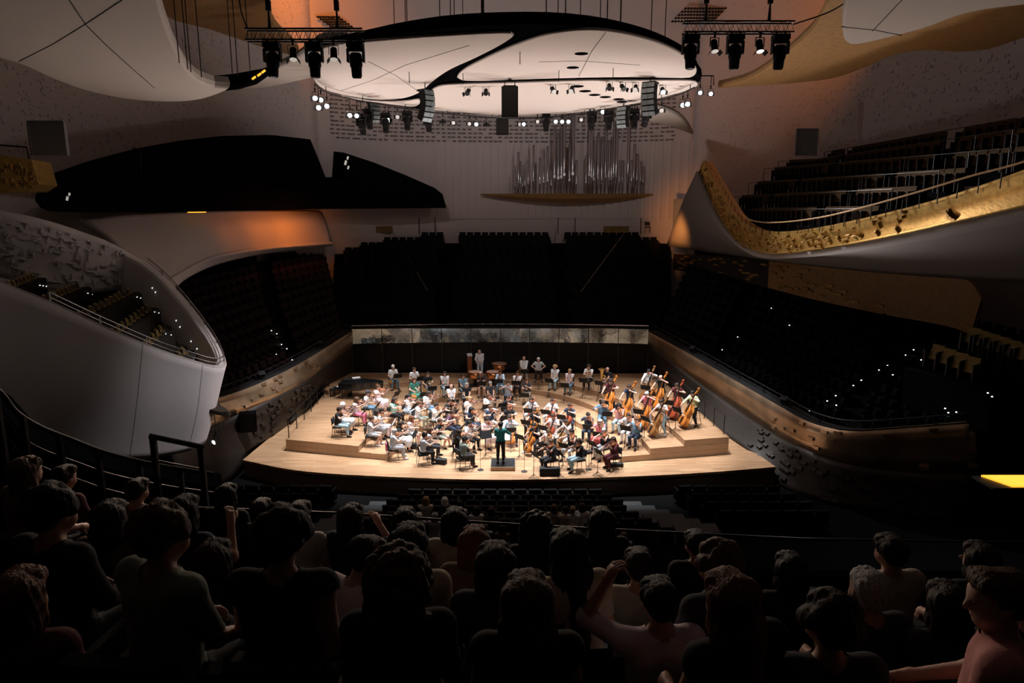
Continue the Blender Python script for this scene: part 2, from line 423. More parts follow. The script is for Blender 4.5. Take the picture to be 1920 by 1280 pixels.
LB = [at(663, 645, 46.8), at(620, 678, 43), at(575, 712, 39.5), at(520, 742, 36.3), at(450, 775, 33.6), at(390, 800, 31.5), at(310, 820, 29)]
LG = [(-11.2, 47, 0), (-12.4, 43, 0), (-12.7, 39.5, 0), (-13.0, 36.3, 0), (-13.4, 33.6, 0), (-13.8, 31.5, -0.9), (-14.6, 29, -0.9)]
RT = [at(1213, 620, 46.8), at(1290, 662, 42.5), at(1380, 714, 37.5), at(1460, 760, 33.5), at(1520, 792, 30.8), at(1590, 806, 29.2), at(1700, 800, 28.2), at(1830, 790, 27.2)]
RB = [at(1213, 640, 46.8), at(1290, 702, 42.5), at(1380, 765, 37.5), at(1450, 812, 33.5), at(1510, 842, 30.8), at(1580, 868, 29.2), at(1690, 884, 28.2), at(1830, 890, 27.2)]
RG = [(9.6, 47, 0), (10.6, 42.5, 0), (11.4, 37.5, 0), (12.1, 33.5, 0), (12.9, 30.8, -0.9), (14.2, 29.0, -0.9), (16.2, 27.9, -0.9), (18.5, 27, -0.9)]
band('side_parapet', LT[::-1], LB[::-1], LG[::-1], 'bronze parapet of the side stalls next to the grand piano', 70, (0.25, 0.7))
band('side_parapet', RT, RB, RG, 'bronze parapet of the side stalls beside the double basses, curving away', 90, (0.55, 1.0))

# ---------------------------------------------------------------- raked floors of the seating blocks
def rake(name, pts_a, pts_b, n, m, label):      # stepped floor between two polylines of equal length
    t = empty(name, label=label, cat='seating tier')
    A, B = crom(pts_a, 16), crom(pts_b, 16)
    for k in range(n):
        a, b = A + (B - A) * (k / n), A + (B - A) * ((k + 1) / n)
        z = a[:, 2]; mb = MB(); vs, fs = [], []
        for i in range(16):
            vs += [(a[i][0], a[i][1], z[i]), (b[i][0], b[i][1], z[i]), (a[i][0], a[i][1], z[i] - 1.2), (b[i][0], b[i][1], z[i] - 1.2)]
        for i in range(15):
            q = i * 4
            for e in ((0, 1), (1, 3), (3, 2), (2, 0)): fs.append((q + e[0], q + e[1], q + 4 + e[1], q + 4 + e[0]))
        fs += [(0, 2, 3, 1), (60, 61, 63, 62)]
        mb.add(vs, fs); mb.build('tread', m, t)
    return A, B
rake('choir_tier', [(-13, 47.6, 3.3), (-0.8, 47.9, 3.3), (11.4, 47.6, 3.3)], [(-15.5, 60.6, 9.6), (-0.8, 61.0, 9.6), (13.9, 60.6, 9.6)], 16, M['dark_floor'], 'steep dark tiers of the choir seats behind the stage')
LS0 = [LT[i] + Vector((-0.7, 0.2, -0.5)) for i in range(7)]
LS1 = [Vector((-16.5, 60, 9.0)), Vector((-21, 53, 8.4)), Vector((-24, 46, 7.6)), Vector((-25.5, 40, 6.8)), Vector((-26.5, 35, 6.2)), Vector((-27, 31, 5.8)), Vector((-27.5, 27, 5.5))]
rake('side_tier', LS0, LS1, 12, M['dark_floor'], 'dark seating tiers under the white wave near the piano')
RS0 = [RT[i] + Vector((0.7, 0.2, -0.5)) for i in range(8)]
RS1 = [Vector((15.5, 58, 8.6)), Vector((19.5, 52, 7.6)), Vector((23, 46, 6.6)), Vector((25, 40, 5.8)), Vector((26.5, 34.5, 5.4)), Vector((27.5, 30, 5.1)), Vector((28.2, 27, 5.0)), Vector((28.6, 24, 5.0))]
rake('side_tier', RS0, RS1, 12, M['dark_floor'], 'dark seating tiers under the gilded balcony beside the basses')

# ---------------------------------------------------------------- white balcony on the near side
bal = empty('white_balcony', label='large smooth white balcony with curved prow and tan seats', cat='balcony')
top = [at(-260, 420, 17), at(-120, 478, 18.4), at(0, 530, 19.6), at(100, 570, 20.6), at(200, 616, 21.7), at(300, 658, 22.8), at(370, 681, 23.4), at(405, 690, 23.8), at(424, 686, 24.4), at(420, 668, 25.2), at(405, 640, 26.2), at(380, 604, 27.4), at(350, 566, 28.6), at(315, 527, 30.0), at(280, 498, 31.0), at(240, 478, 32)]
bot = [at(-260, 800, 17.2), at(-120, 840, 18.6), at(0, 862, 19.8), at(100, 866, 20.9), at(200, 864, 22.0), at(290, 858, 23.0), at(350, 846, 23.7), at(378, 834, 24.2), at(388, 822, 24.8), at(384, 790, 25.6), at(370, 760, 26.6), at(350, 720, 27.8), at(325, 680, 29.0), at(295, 640, 30.4), at(265, 610, 31.4), at(240, 590, 32)]
mid = [a * 0.5 + b * 0.5 + Vector((0.12 if i < 9 else 0, -0.25, 0)) for i, (a, b) in enumerate(zip(top, bot))]
S = Surf([bot, mid, top], 110, 16); mb = MB(); S.shell(mb, 0.35); mb.build('fascia', M['balcony'], bal, True)
FB = S
for px in (263, 378):                   # joints of the cladding
    best = min(range(110), key=lambda i: abs((lambda q: 960 + FPX * q[0] / (q[1] * CT - (q[2] - EYE) * ST))(S.g[-1, i]) - px) + (100 if S.g[-1, i][1] > 24.2 else 0))
    MB().tube([tuple(S.g[j, best] + S.n[j, best] * 0.002) for j in range(16)], 0.008, 4).build('joint', M['iron'], bal)
# rim, floor, inner wall
inner = crom(top, 110)
rim = Surf([top, [p + Vector((-0.22, 0.22 if i < 9 else -0.18, 0.0)) for i, p in enumerate(top)]], 110, 3)
mb = MB(); rim.shell(mb, -0.06); mb.build('rim', M['balcony'], bal)
fl = MB(); zf = -0.95
near, far = crom(top[2:9], 24), crom(top[8:][::-1], 24)
R_ = []
for i in range(24):
    a, b = Vector(near[i]), Vector(far[i] if i < 23 else near[i])
    R_.append([a + Vector((-0.1, 0.3, zf - .9)), (a + b) * 0.5 + Vector((0, 0, zf - .9)), b + Vector((-0.25, -0.2, zf - .7))])
S = Surf([[r[k] for r in R_] for k in range(3)], 24, 8); mb = MB(); S.shell(mb, -0.15); mb.build('inner_floor', M['dark_wood'], bal)
SB = Surf([[at(-120, 500, 28), at(0, 520, 28.6), at(100, 545, 29.6), at(180, 548, 30.6), at(262, 534, 31.8)],
           [at(-120, 440, 28.1), at(0, 458, 28.7), at(100, 478, 29.7), at(180, 497, 30.7), at(262, 508, 31.9)],
           [at(-120, 385, 28.4), at(0, 395, 29.0), at(80, 411, 29.8), at(150, 433, 30.7), at(210, 456, 31.4), at(262, 486, 32.1)]], 50, 10)
mb = MB(); SB.shell(mb, 0.3); mb.build('rear_wall', M['balcony'], bal, True)
rr = random.Random(11)
blk = [MB().box((0, 0, 0), d).mesh('relief_block', M['balcony']) for d in ((0.24, 0.06, 0.12), (0.07, 0.22, 0.12), (0.15, 0.09, 0.14))]
for i in range(200):
    u, v = rr.uniform(0.12, 0.97), rr.uniform(0.12, 0.9)
    p, R = SB.frame(u, v); o = link('relief_block', rr.choice(blk), bal); o.matrix_local = Matrix.Translation(p + R.col[2] * 0.05) @ R.to_4x4()
railp = [Vector(p) + Vector((-0.1, 0.05, 0.35)) for p in crom(top[3:15], 70)]
MB().tube(railp, 0.025, 6).build('handrail', M['chrome'], bal)
MB().tube([p + Vector((0, 0, -0.15)) for p in railp], 0.015, 6).build('lower_rail', M['chrome'], bal)
for p in railp[::7]: MB().box(p + Vector((0, 0, -0.18)), (0.03, 0.03, 0.36)).build('rail_post', M['chrome'], bal)

# ---------------------------------------------------------------- white wave with amber cove behind it
wave = empty('white_wave', label='white wave-shaped soffit with amber cove light under the black balcony', cat='soffit')
up = [at(150, 408, 40), at(260, 402, 43), at(400, 396, 48), at(520, 394, 53), at(585, 394, 56.5), at(604, 398, 57.5)]
mi = [at(210, 450, 39), at(300, 450, 42), at(420, 430, 47), at(530, 420, 52), at(595, 416, 55.5), at(613, 420, 56.8)]
lo = [at(300, 545, 38), at(330, 515, 40), at(400, 483, 45), at(500, 466, 50), at(590, 459, 54.5), at(622, 457, 56)]
S = Surf([lo, mi, up], 60, 16); mb = MB(); S.shell(mb, 0.25); mb.build('cove', M['plaster'], wave, True)
lip = [p + Vector((0.15, -0.1, -0.0)) for p in lo]; lip2 = [at(316, 560, 38.6), at(345, 526, 40.6), at(408, 496, 45.6), at(503, 475, 50.6), at(592, 465, 55), at(623, 461, 56.4)]
S = Surf([lip2, lip], 60, 6); mb = MB(); S.shell(mb, 0.2); mb.build('lip', M['balcony'], wave, True)
strip = MB().tube([at(352, 398, 44.8), at(386, 397.5, 46.2)], 0.03, 6).build('light_strip', M['amber_lamp'], wave)

# ---------------------------------------------------------------- black upper balcony
ub = empty('black_balcony', label='unlit black upper balcony with sloping outline under the plaster wall', cat='balcony')
oT = [(66, 372, 34.5), (75, 350, 35), (92, 333, 36), (170, 306, 39.5), (262, 281, 43.5), (350, 265, 47), (430, 256, 49.6), (520, 254, 52.5), (582, 261, 54.5), (598, 300, 55), (612, 336, 55.4), (642, 336, 56), (645, 286, 56.2), (700, 304, 57), (760, 328, 57.8), (815, 352, 58.6), (830, 364, 58.9), (836, 386, 59)]
oB = [(66, 377, 40), (74, 388, 40.4), (90, 396, 41), (112, 399, 41.4), (262, 398, 45.5), (430, 395, 50), (582, 392, 54.5), (700, 391, 57), (826, 390, 58.9)]
def interp_b(px): return np.interp(px, [q[0] for q in oB], [q[1] for q in oB])
tp, bp = [at(*q) for q in oT], [at(q[0], interp_b(q[0]), q[2]) for q in oT]
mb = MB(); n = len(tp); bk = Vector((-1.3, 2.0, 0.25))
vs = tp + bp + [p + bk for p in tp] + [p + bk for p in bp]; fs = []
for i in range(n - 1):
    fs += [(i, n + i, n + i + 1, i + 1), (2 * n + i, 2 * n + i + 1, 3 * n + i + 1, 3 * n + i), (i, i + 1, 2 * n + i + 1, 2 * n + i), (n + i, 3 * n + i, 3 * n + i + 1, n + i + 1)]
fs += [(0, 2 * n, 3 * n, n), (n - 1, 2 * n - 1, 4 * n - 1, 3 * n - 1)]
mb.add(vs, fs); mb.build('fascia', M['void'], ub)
MB().tube([at(248, 277, 43), at(264, 280, 43.4), at(264, 330, 43.4)], 0.04, 5).build('rail_end', M['iron'], ub)
gl = M['lamp_dim']
for (px, py, Y, s) in ((126, 372, 37.3, 0.10), (130, 364, 37.4, 0.07), (652, 296, 56.0, 0.12), (648, 305, 56.0, 0.16), (653, 314, 56.0, 0.12)):
    MB().box(at(px, py, Y - 0.15), (s, 0.05, s * 2.2), (0, 0.3, 0)).build('glow_box', gl, ub)  # small glowing boxes on the fascia

# ---------------------------------------------------------------- corner of another gilded balcony at the frame edge
gc = empty('gilded_corner', label='gilded balcony corner with small blocks at the frame edge over the white balcony', cat='balcony')
q = [at(*p) for p in ((-90, 296, 30), (0, 290, 30), (58, 299, 30.6), (72, 345, 30.8), (52, 358, 30.6), (0, 361, 30), (-90, 364, 30))]; n = len(q)
MB().add(q + [p + Vector((-.6, 2.2, 0)) for p in q], [tuple(range(n)), tuple(range(2 * n - 1, n - 1, -1))] + [(i, n + i, n + (i + 1) % n, (i + 1) % n) for i in range(n)]).build('fascia', M['gold'], gc)
rr = random.Random(2); bm_ = MB().box((0, 0, 0), (.2, .12, .10)).mesh('relief_block', M['gold_block'])
for i in range(26): o = link('relief_block', bm_, gc); o.location = at(rr.uniform(0, 60), rr.uniform(302, 352), 30.0); o.rotation_euler = (0, rr.choice([0, PI / 2]), .2)
MB().tube([at(-60, 262, 30), at(0, 272, 30), at(50, 276, 30.5), at(55, 298, 30.6)], .04, 6).build('handrail', M['iron'], gc)
# ---------------------------------------------------------------- gilded balcony
gb = empty('gilded_balcony', label='gilded balcony with protruding blocks and rows of brown seats', cat='balcony')
gT = [(1319, 302, 52), (1340, 338, 50), (1362, 375, 47), (1385, 409, 43.8), (1410, 427, 41), (1450, 434, 38), (1510, 430, 35), (1600, 413, 31), (1700, 389, 27.8), (1800, 360, 25), (1920, 318, 22.4), (2080, 255, 19.8)]
gB = [(1313, 322, 52), (1330, 366, 50), (1355, 416, 47), (1384, 455, 43.8), (1414, 470, 41.2), (1450, 476, 38.4), (1510, 471, 35.4), (1600, 456, 31.4), (1700, 437, 28.2), (1800, 415, 25.4), (1920, 388, 22.8), (2080, 345, 20.1)]
tT, tB = [at(*q) for q in gT], [at(*q) for q in gB]
mid = [a * 0.5 + b * 0.5 + Vector((-0.12, -0.06, 0)) for a, b in zip(tT, tB)]
GS = Surf([tB, mid, tT], 90, 12); mb = MB(); GS.shell(mb, 0.25); mb.build('fascia', M['gold'], gb, True)
S = Surf([tT, [p + Vector((0.7, 0.2, -0.05)) for p in tT]], 90, 3); mb = MB(); S.shell(mb, 0.1); mb.build('ledge', M['gold'], gb)
rr = random.Random(5)
blk = [MB().box((0, 0, 0), d).mesh('relief_block', M['gold_block']) for d in ((0.34, 0.08, 0.20), (0.09, 0.28, 0.20), (0.2, 0.12, 0.22), (0.5, 0.06, 0.16))]
for i in range(260):
    u = rr.betavariate(1.7, 2.4) * 0.85; v = rr.uniform(0.1, 0.86)
    p, R = GS.frame(u, v); o = link('relief_block', rr.choice(blk), gb); o.matrix_local = Matrix.Translation(p + R.col[2] * 0.03) @ R.to_4x4()
rl = [at(*q) for q in ((1322, 300, 52), (1345, 330, 50), (1370, 372, 46), (1395, 405, 42.5), (1425, 416, 39.6), (1470, 416, 36.8), (1540, 407, 33.4), (1620, 388, 30.2), (1720, 360, 27), (1820, 330, 24.4), (1920, 303, 22.2), (2060, 250, 19.8))]
rp = crom(rl, 70); MB().tube([tuple(p) for p in rp], 0.035, 6).build('handrail', M['rail_wood'], gb)
S = Surf([[a for a in tT], [Vector(b) for b in rl]], 60, 3)
for p in rp[2::2]: MB().box((p[0] + 0.05, p[1], p[2] - 0.32), (0.03, 0.03, 0.66)).build('rail_post', M['iron'], gb)
# soffit below and the white tip next to the rear wall
sl = [at(*q) for q in ((1254, 459, 57), (1330, 467, 53), (1420, 478, 47.5), (1520, 489, 42), (1650, 501, 37), (1790, 511, 33), (1950, 520, 29), (2150, 530, 26))]
s0 = [tB[0], tB[2], tB[4], tB[6], tB[7], tB[8], tB[10], tB[11]]
sm = [a * 0.55 + b * 0.45 + Vector((0, 0, 0.25)) for a, b in zip(s0, sl)]
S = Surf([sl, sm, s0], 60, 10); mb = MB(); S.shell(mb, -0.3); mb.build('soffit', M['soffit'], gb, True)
S = Surf([[at(1254, 458, 57.2), at(1272, 408, 57.4), at(1298, 374, 57.6)], [at(1300, 463, 55), at(1312, 400, 55), at(1308, 350, 55)], [at(1360, 470, 51), at(1345, 400, 51), at(1314, 325, 52.1)]], 24, 14)
mb = MB(); S.shell(mb, -0.25); mb.build('tip', M['plaster'], gb, True)
# ---------------------------------------------------------------- golden brown wall below the gilded balcony
gw = empty('timber_wall', label='golden brown timber wall panels under the gilded balcony', cat='wall panel')
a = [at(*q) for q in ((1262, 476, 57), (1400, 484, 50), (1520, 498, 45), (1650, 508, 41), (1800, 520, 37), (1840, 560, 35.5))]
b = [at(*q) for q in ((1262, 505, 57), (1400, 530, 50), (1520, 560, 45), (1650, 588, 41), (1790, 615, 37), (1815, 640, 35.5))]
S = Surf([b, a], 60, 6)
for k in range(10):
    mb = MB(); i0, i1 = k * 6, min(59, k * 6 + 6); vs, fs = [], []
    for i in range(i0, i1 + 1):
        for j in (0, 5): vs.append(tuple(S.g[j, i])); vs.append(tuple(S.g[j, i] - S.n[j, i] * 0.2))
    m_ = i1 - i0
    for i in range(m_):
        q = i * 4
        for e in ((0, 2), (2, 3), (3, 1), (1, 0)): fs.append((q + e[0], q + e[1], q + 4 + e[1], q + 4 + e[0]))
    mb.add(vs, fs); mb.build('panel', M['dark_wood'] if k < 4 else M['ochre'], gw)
rr = random.Random(9); bm_ = MB().box((0, 0, 0), (0.45, 0.12, 0.14)).mesh('relief_block', M['gold_block'])
for i in range(60):
    p, R = S.frame(rr.uniform(0.03, 0.75), rr.uniform(0.1, 0.9)); o = link('relief_block', bm_, gw); o.matrix_local = Matrix.Translation(p + R.col[2] * 0.05) @ R.to_4x4()

# ---------------------------------------------------------------- ceiling clouds
def slab(P3, thick, inset=0.12, up=True):     # closed panel of a free outline with a softened lower edge; P3 outlines its underside
    P3 = np.array(P3); n = len(P3); d = np.roll(P3, -1, 0) - np.roll(P3, 1, 0)
    nn = np.stack([d[:, 1], -d[:, 0], 0 * d[:, 0]], 1); nn /= np.maximum(np.linalg.norm(nn, axis=1, keepdims=True), 1e-9)
    area = 0.5 * np.sum(P3[:, 0] * np.roll(P3[:, 1], -1) - np.roll(P3[:, 0], -1) * P3[:, 1])
    if area < 0: P3 = P3[::-1]; nn = -nn[::-1] * -1.0 if False else nn[::-1]
    sgn = 1.0 if area > 0 else -1.0
    rows = [(inset, 0.0), (inset * 0.35, thick * 0.15), (0.0, thick * 0.5), (inset * 0.6, thick)]
    vs, fs = [], []
    for k, (i_, z) in enumerate(rows): vs += [tuple(p - q * i_ * sgn + np.array([0, 0, z])) for p, q in zip(P3, nn)]
    for r in range(3):
        for i in range(n): fs.append((r * n + i, r * n + (i + 1) % n, (r + 1) * n + (i + 1) % n, (r + 1) * n + i))
    fs += [tuple(reversed(range(n))), tuple(range(3 * n, 4 * n))]
    mb = MB(); mb.add(vs, fs); return mb
def cloud(name, pix, Z, thick, m, label, joints=(), tilt=None):
    t = empty(name, label=label, cat='ceiling panel')
    pts = [on(x, y, Z) if tilt is None else on(x, y, tilt(x)) for x, y in pix]
    mb = slab(crom(pts + [pts[0]], 90)[:-1], thick); mb.build('panel', m, t, True if False else False)
    for j in joints:
        MB().tube([on(x, y, Z + 0.0) for x, y in j], 0.018, 4).build('joint', M['iron'], t)
    return t
cloud('ceiling_cloud', [(300, -6), (312, 40), (335, 100), (365, 146), (400, 163), (432, 167), (380, 186), (320, 191), (240, 186), (160, 170), (90, 145), (40, 122), (-40, 98), (-160, 60), (-330, -60), (-330, -300), (60, -330), (270, -170)],
      17.4, 0.5, M['cloud'], 'huge pale cloud-shaped ceiling panel above the white balcony', [[(130, 0), (160, 45), (200, 85), (250, 130), (290, 165)], [(228, 0), (160, 45), (100, 82), (35, 115)]])
cloud('ceiling_cloud', [(1577, 58), (1578, 30), (1584, 0), (1600, -60), (1700, -150), (1900, -230), (2150, -200), (2200, -60), (2060, -10), (1920, 10), (1820, 24), (1740, 52), (1680, 68), (1620, 82), (1590, 84), (1580, 76)],
      17.6, 0.5, M['cloud'], 'pale cloud-shaped ceiling panel above the gilded balcony', [[(1578, 50), (1640, 56), (1690, 66)], [(1636, 58), (1700, -10)]])
cloud('ceiling_wave', [(1345, 165), (1400, 150), (1450, 120), (1520, 60), (1570, -20), (1700, -90), (1950, -120), (2250, -60), (2150, 30), (2000, 52), (1920, 72), (1860, 92), (1800, 98), (1740, 95), (1690, 100), (1640, 120), (1580, 143), (1530, 152), (1440, 160)],
      19.0, 0.4, M['ochre'], 'ochre wave-shaped ceiling panel next to the stage canopy')
cloud('ceiling_cloud', [(430, 168), (470, 152), (500, 136), (540, 118), (575, 96), (600, 78), (640, 74), (660, 84), (620, 110), (600, 140), (560, 152), (500, 164)],
      19.4, 0.35, M['cloud'], 'narrow pale ceiling panel between cloud panel and stage canopy')
cloud('ceiling_cloud', [(1225, 200), (1262, 212), (1285, 228), (1300, 252), (1280, 246), (1250, 236), (1225, 230), (1205, 222), (1200, 208)],
      17.9, 0.3, M['cloud'], 'small pale pointed ceiling panel below the lamps near the organ')
cloud('ceiling_wave', [(285, -30), (312, 32), (400, 58), (500, 92), (548, 106), (560, 92), (520, 50), (505, 10), (495, -60), (380, -120), (270, -110)],
      24.0, 0.4, M['ochre'], 'brown wave-shaped ceiling panel over the hanging cables')
# dark bay behind the first cloud, with small amber lamps
db = empty('lamp_bay', label='black bay with small amber lamps beside the big cloud panel', cat='lamp bay')
pts = [at(*q) for q in ((380, 150, 33), (392, 143, 33), (440, 138, 33.5), (500, 127, 34), (500, 132, 34), (460, 160, 33.5), (425, 170, 33), (395, 164, 33))]
c = sum(pts, Vector()) / len(pts); mb = MB(); n = len(pts); mb.add(pts + [p + Vector((0, 1.5, 0.3)) for p in pts], [tuple(range(n))[::-1], tuple(range(n, 2 * n))] + [(i, (i + 1) % n, n + (i + 1) % n, n + i) for i in range(n)])
mb.build('body', M['void'], db)
for px, py in ((476, 146), (486, 140), (494, 134)): MB().box(at(px, py, 32.7), (0.2, 0.06, 0.07), (0, -0.6, 0)).build('lamp', M['amber_lamp'], db)

# ---------------------------------------------------------------- organ
org = empty('pipe_organ', label='wall organ with tin pipes standing on a curved wooden shelf', cat='organ')
pp = [(972, 285), (976, 302), (970, 332), (984, 318), (990, 300), (1000, 272), (1012, 296), (1019, 288), (1026, 274), (1033, 318), (1039, 236), (1046, 250), (1057, 212), (1067, 270), (1073, 206), (1098, 290), (1104, 212), (1112, 262), (1120, 248), (1127, 256), (1134, 232), (1141, 262), (1145, 256), (1154, 228), (1160, 300), (1166, 300), (1176, 222), (1187, 270), (1193, 288), (1200, 302), (966, 320), (980, 330), (1052, 240), (1080, 300), (1108, 230), (1149, 228), (1183, 300), (1205, 312)]
for i, (px, py) in enumerate(pp):
    a, b = at(px, 363, 60.4 + 0.12 * (i % 3)), at(px, py, 60.4 + 0.12 * (i % 3)); r = 0.06 + 0.012 * (b.z - a.z); h = b.z - a.z; mh = 0.18 * h + 0.3
    mb = MB(); mb.lathe([(r * 0.3, 0), (r, mh), (r, h)], 8, a)
    p = mb.build('pipe', M['pipe'], org, True); MB().box(a + Vector((0, -r, mh + 0.12)), (r * 1.5, 0.08, 0.24)).build('mouth', M['chrome'], p)
sh = [(-3.0, 0), (-1.5, 0.35)]
xa, xb = at(900, 364, 60.6).x, at(1258, 361, 60.6).x; zt = at(1080, 363, 60.6).z; n = 24; vs, fs = [], []
for i in range(n + 1):
    t_ = i / n; x = xa + (xb - xa) * t_; k = math.sin(PI * t_) ** 0.9
    vs += [(x, 61.2, zt), (x, 61.0 - 0.9 * k, zt), (x, 61.05 - 0.6 * k, zt - 0.06 - 0.38 * k), (x, 61.2, zt - 0.1 - 0.7 * k)]
for i in range(n):
    q = i * 4
    for e in ((0, 1), (1, 2), (2, 3), (3, 0)): fs.append((q + e[0], q + 4 + e[0], q + 4 + e[1], q + e[1]))
fs += [(0, 1, 2, 3), (4 * n + 3, 4 * n + 2, 4 * n + 1, 4 * n)]
mb = MB(); mb.add(vs, fs); mb.build('shelf', M['ochre'], org)
# ---------------------------------------------------------------- stage canopy
CZ = 18.0
cn = empty('stage_canopy', label='round white reflector canopy in three panels with black gaps above the stage', cat='canopy')
frame_px = [(612, 92), (690, 76), (760, 62), (850, 50), (960, 45), (1060, 47), (1150, 59), (1230, 81), (1288, 110), (1308, 135), (1306, 158), (1210, 190), (1060, 211), (960, 216), (800, 206), (690, 189), (604, 168), (586, 140), (590, 112)]
P3 = crom([on(x, y, CZ + 0.12) for x, y in frame_px] + [on(*frame_px[0], CZ + 0.12)], 90)[:-1]
slab(P3, 0.38, 0.05).build('frame', M['void'], cn)
def cpanel(px, dz, mm=M['canopy'], thick=0.1):
    P3 = crom([on(x, y, CZ + dz) for x, y in px] + [on(*px[0], CZ + dz)], 110)[:-1]
    return slab(P3, thick, 0.04).build('reflector_panel', mm, cn)
cpanel([(602, 92), (640, 83), (690, 79), (760, 73), (850, 67), (930, 63), (958, 63), (964, 67), (955, 75), (930, 90), (890, 110), (850, 128), (825, 143), (805, 159), (793, 170), (778, 178), (758, 184), (730, 187), (700, 186), (660, 181), (622, 173), (602, 165), (591, 154), (585, 138), (586, 118), (592, 100)], 0.0)
cpanel([(857, 146), (861, 139), (875, 128), (900, 115), (940, 96), (980, 80), (1020, 67), (1060, 60), (1100, 57), (1140, 59), (1190, 68), (1240, 83), (1280, 103), (1300, 121), (1306, 132), (1303, 141), (1290, 146), (1250, 146), (1160, 145), (1050, 147), (960, 150), (900, 152), (868, 151)], 0.0)
cpanel([(812, 168), (830, 161), (880, 158), (960, 156), (1100, 152), (1200, 152), (1290, 152), (1308, 158), (1300, 166), (1260, 178), (1210, 190), (1150, 201), (1060, 213), (960, 218), (880, 212), (800, 205), (790, 196), (800, 180)], -0.05)
cpanel([(640, 180), (700, 190), (760, 190), (785, 187), (786, 196), (770, 200), (720, 194), (670, 187)], -0.05)
for x, y in ((1090, 101), (1074, 127)):
    c = on(x, y, CZ - 0.01); MB().lathe([(0.26, 0), (0.26, 0.03)], 20, c).build('round_hole', M['void'], cn)
for x, y in ((1083, 163), (1097, 172), (1115, 179), (1135, 183), (1160, 187), (1166, 192)):
    c = on(x, y, CZ - 0.09); MB().lathe([(0.2, 0), (0.3, 0.02)], 14, c).build('round_hole', M['void'], cn)
for q in ([(690, 115), (740, 140), (790, 175)], [(640, 170), (700, 150), (760, 122), (880, 85)], [(1136, 60), (1110, 95), (1085, 143)], [(1010, 116), (1090, 114), (1200, 122)]):
    MB().tube([on(x, y, CZ - 0.003) for x, y in q], 0.012, 4).build('joint', M['iron'], cn)
for x, y in ((767, 135), (868, 137), (1048, 132), (1150, 128), (975, 97)):
    a = on(x, y, CZ); MB().tube([a, a - Vector((0, 0, 0.45))], 0.02, 4).build('microphone_drop', M['iron'], cn)
for x0, Y, yb, r in ((740, 31.5, 66, .02), (761, 32, 62, .02), (764, 32.4, 62, .02), (825, 30.5, 52, .02), (845, 30.3, 50, .02), (852, 31, 50, .02), (868, 30, 49, .015), (905, 30, 46, .07), (1024, 30, 46, .025), (1046, 30.4, 46, .02), (1060, 30.2, 47, .025), (1088, 30.6, 49, .02), (1125, 31, 54, .02), (1138, 31, 56, .025), (1163, 31.2, 60, .03), (1220, 32, 80, .02), (1246, 32.5, 88, .02)):
    a = at(x0, yb, Y); MB().tube([(a.x, a.y, CZ + 0.3), (a.x, a.y, 31.9)], r, 6).build('suspension_cable', M['wire'], cn)
for x, y, Y in ((336, 118, 24), (352, 130, 24), (358, 135, 24.6), (378, 145, 25), (436, 140, 27), (446, 142, 27), (469, 132, 28)):
    a = at(x, y, Y); o = MB().tube([(0, 0, 0), (0, 0, 31.9 - a.z)], 0.018, 5).build('hanging_cable', M['wire']); o.location = a
    tag(o, '%s thin steel cable from the big cloud-shaped ceiling panel' % ('first', 'second', 'third', 'fourth', 'fifth', 'sixth', 'seventh')[len([q for q in bpy.data.objects if q.name.startswith('hanging_cable')]) - 1], 'cable', 'thin cables beside the big cloud panel')
for k, (a, b) in enumerate(((at(735, 432, 59), at(802, 545, 50)), (at(1168, 440, 59), at(1088, 548, 50)))):
    o = MB().tube([a, b], 0.02, 5).build('stay_cable', M['chrome'])
    tag(o, 'thin slanting cable across the choir seats %s' % ('under the black balcony tip', 'below the organ shelf')[k], 'cable')

# ---------------------------------------------------------------- lamps and loudspeakers
def spotlight(loc, rz, s, lit, label, tilt=0.6, group='spotlights of the stage rig'):
    t = empty('spotlight', loc, rz, label, 'spotlight', group); t.scale = (s, s, s)
    key = ('spot', lit, round(tilt, 2))
    if key not in _proto:
        R = Euler((PI / 2 + tilt, 0, 0)).to_matrix()
        a = MB(); a.lathe([(0.09, -0.22), (0.12, -0.18), (0.125, 0.12), (0.15, 0.2), (0.15, 0.22)], 14, (0, 0, -0.42), R)
        b = MB(); b.lathe([(0.135, 0), (0.135, 0.012)], 14, Vector((0, 0, -0.42)) + R @ Vector((0, 0, 0.222)), R)
        y = MB(); y.box((-0.17, 0, -0.3), (0.02, 0.05, 0.32)); y.box((0.17, 0, -0.3), (0.02, 0.05, 0.32)); y.box((0, 0, -0.14), (0.36, 0.05, 0.02))
        c = MB(); c.box((0, 0, -0.05), (0.07, 0.06, 0.18)); c.box((0, 0, 0.04), (0.12, 0.08, 0.06))
        d = MB()
        for sx in (-1, 1): d.add([R @ Vector(p) + Vector((0, 0, -0.42)) for p in ((sx * 0.15, -0.13, 0.21), (sx * 0.15, 0.13, 0.21), (sx * 0.24, 0.13, 0.34), (sx * 0.24, -0.13, 0.34), (sx * 0.155, -0.13, 0.205), (sx * 0.155, 0.13, 0.205), (sx * 0.245, 0.13, 0.335), (sx * 0.245, -0.13, 0.335))], [(0, 1, 2, 3), (7, 6, 5, 4), (0, 3, 7, 4), (1, 5, 6, 2), (3, 2, 6, 7), (0, 4, 5, 1)])
        _proto[key] = [('housing', a.mesh('housing', M['black'], False)), ('lens', b.mesh('lens', M['lamp'] if lit == 2 else M['lamp_dim'] if lit else M['iron'])), ('yoke', y.mesh('yoke', M['iron'])), ('clamp', c.mesh('clamp', M['iron'])), ('barn_door', d.mesh('barn_door', M['black']))]
    for nm, me in _proto[key]: link(nm, me, t)
    return t
_proto = {}
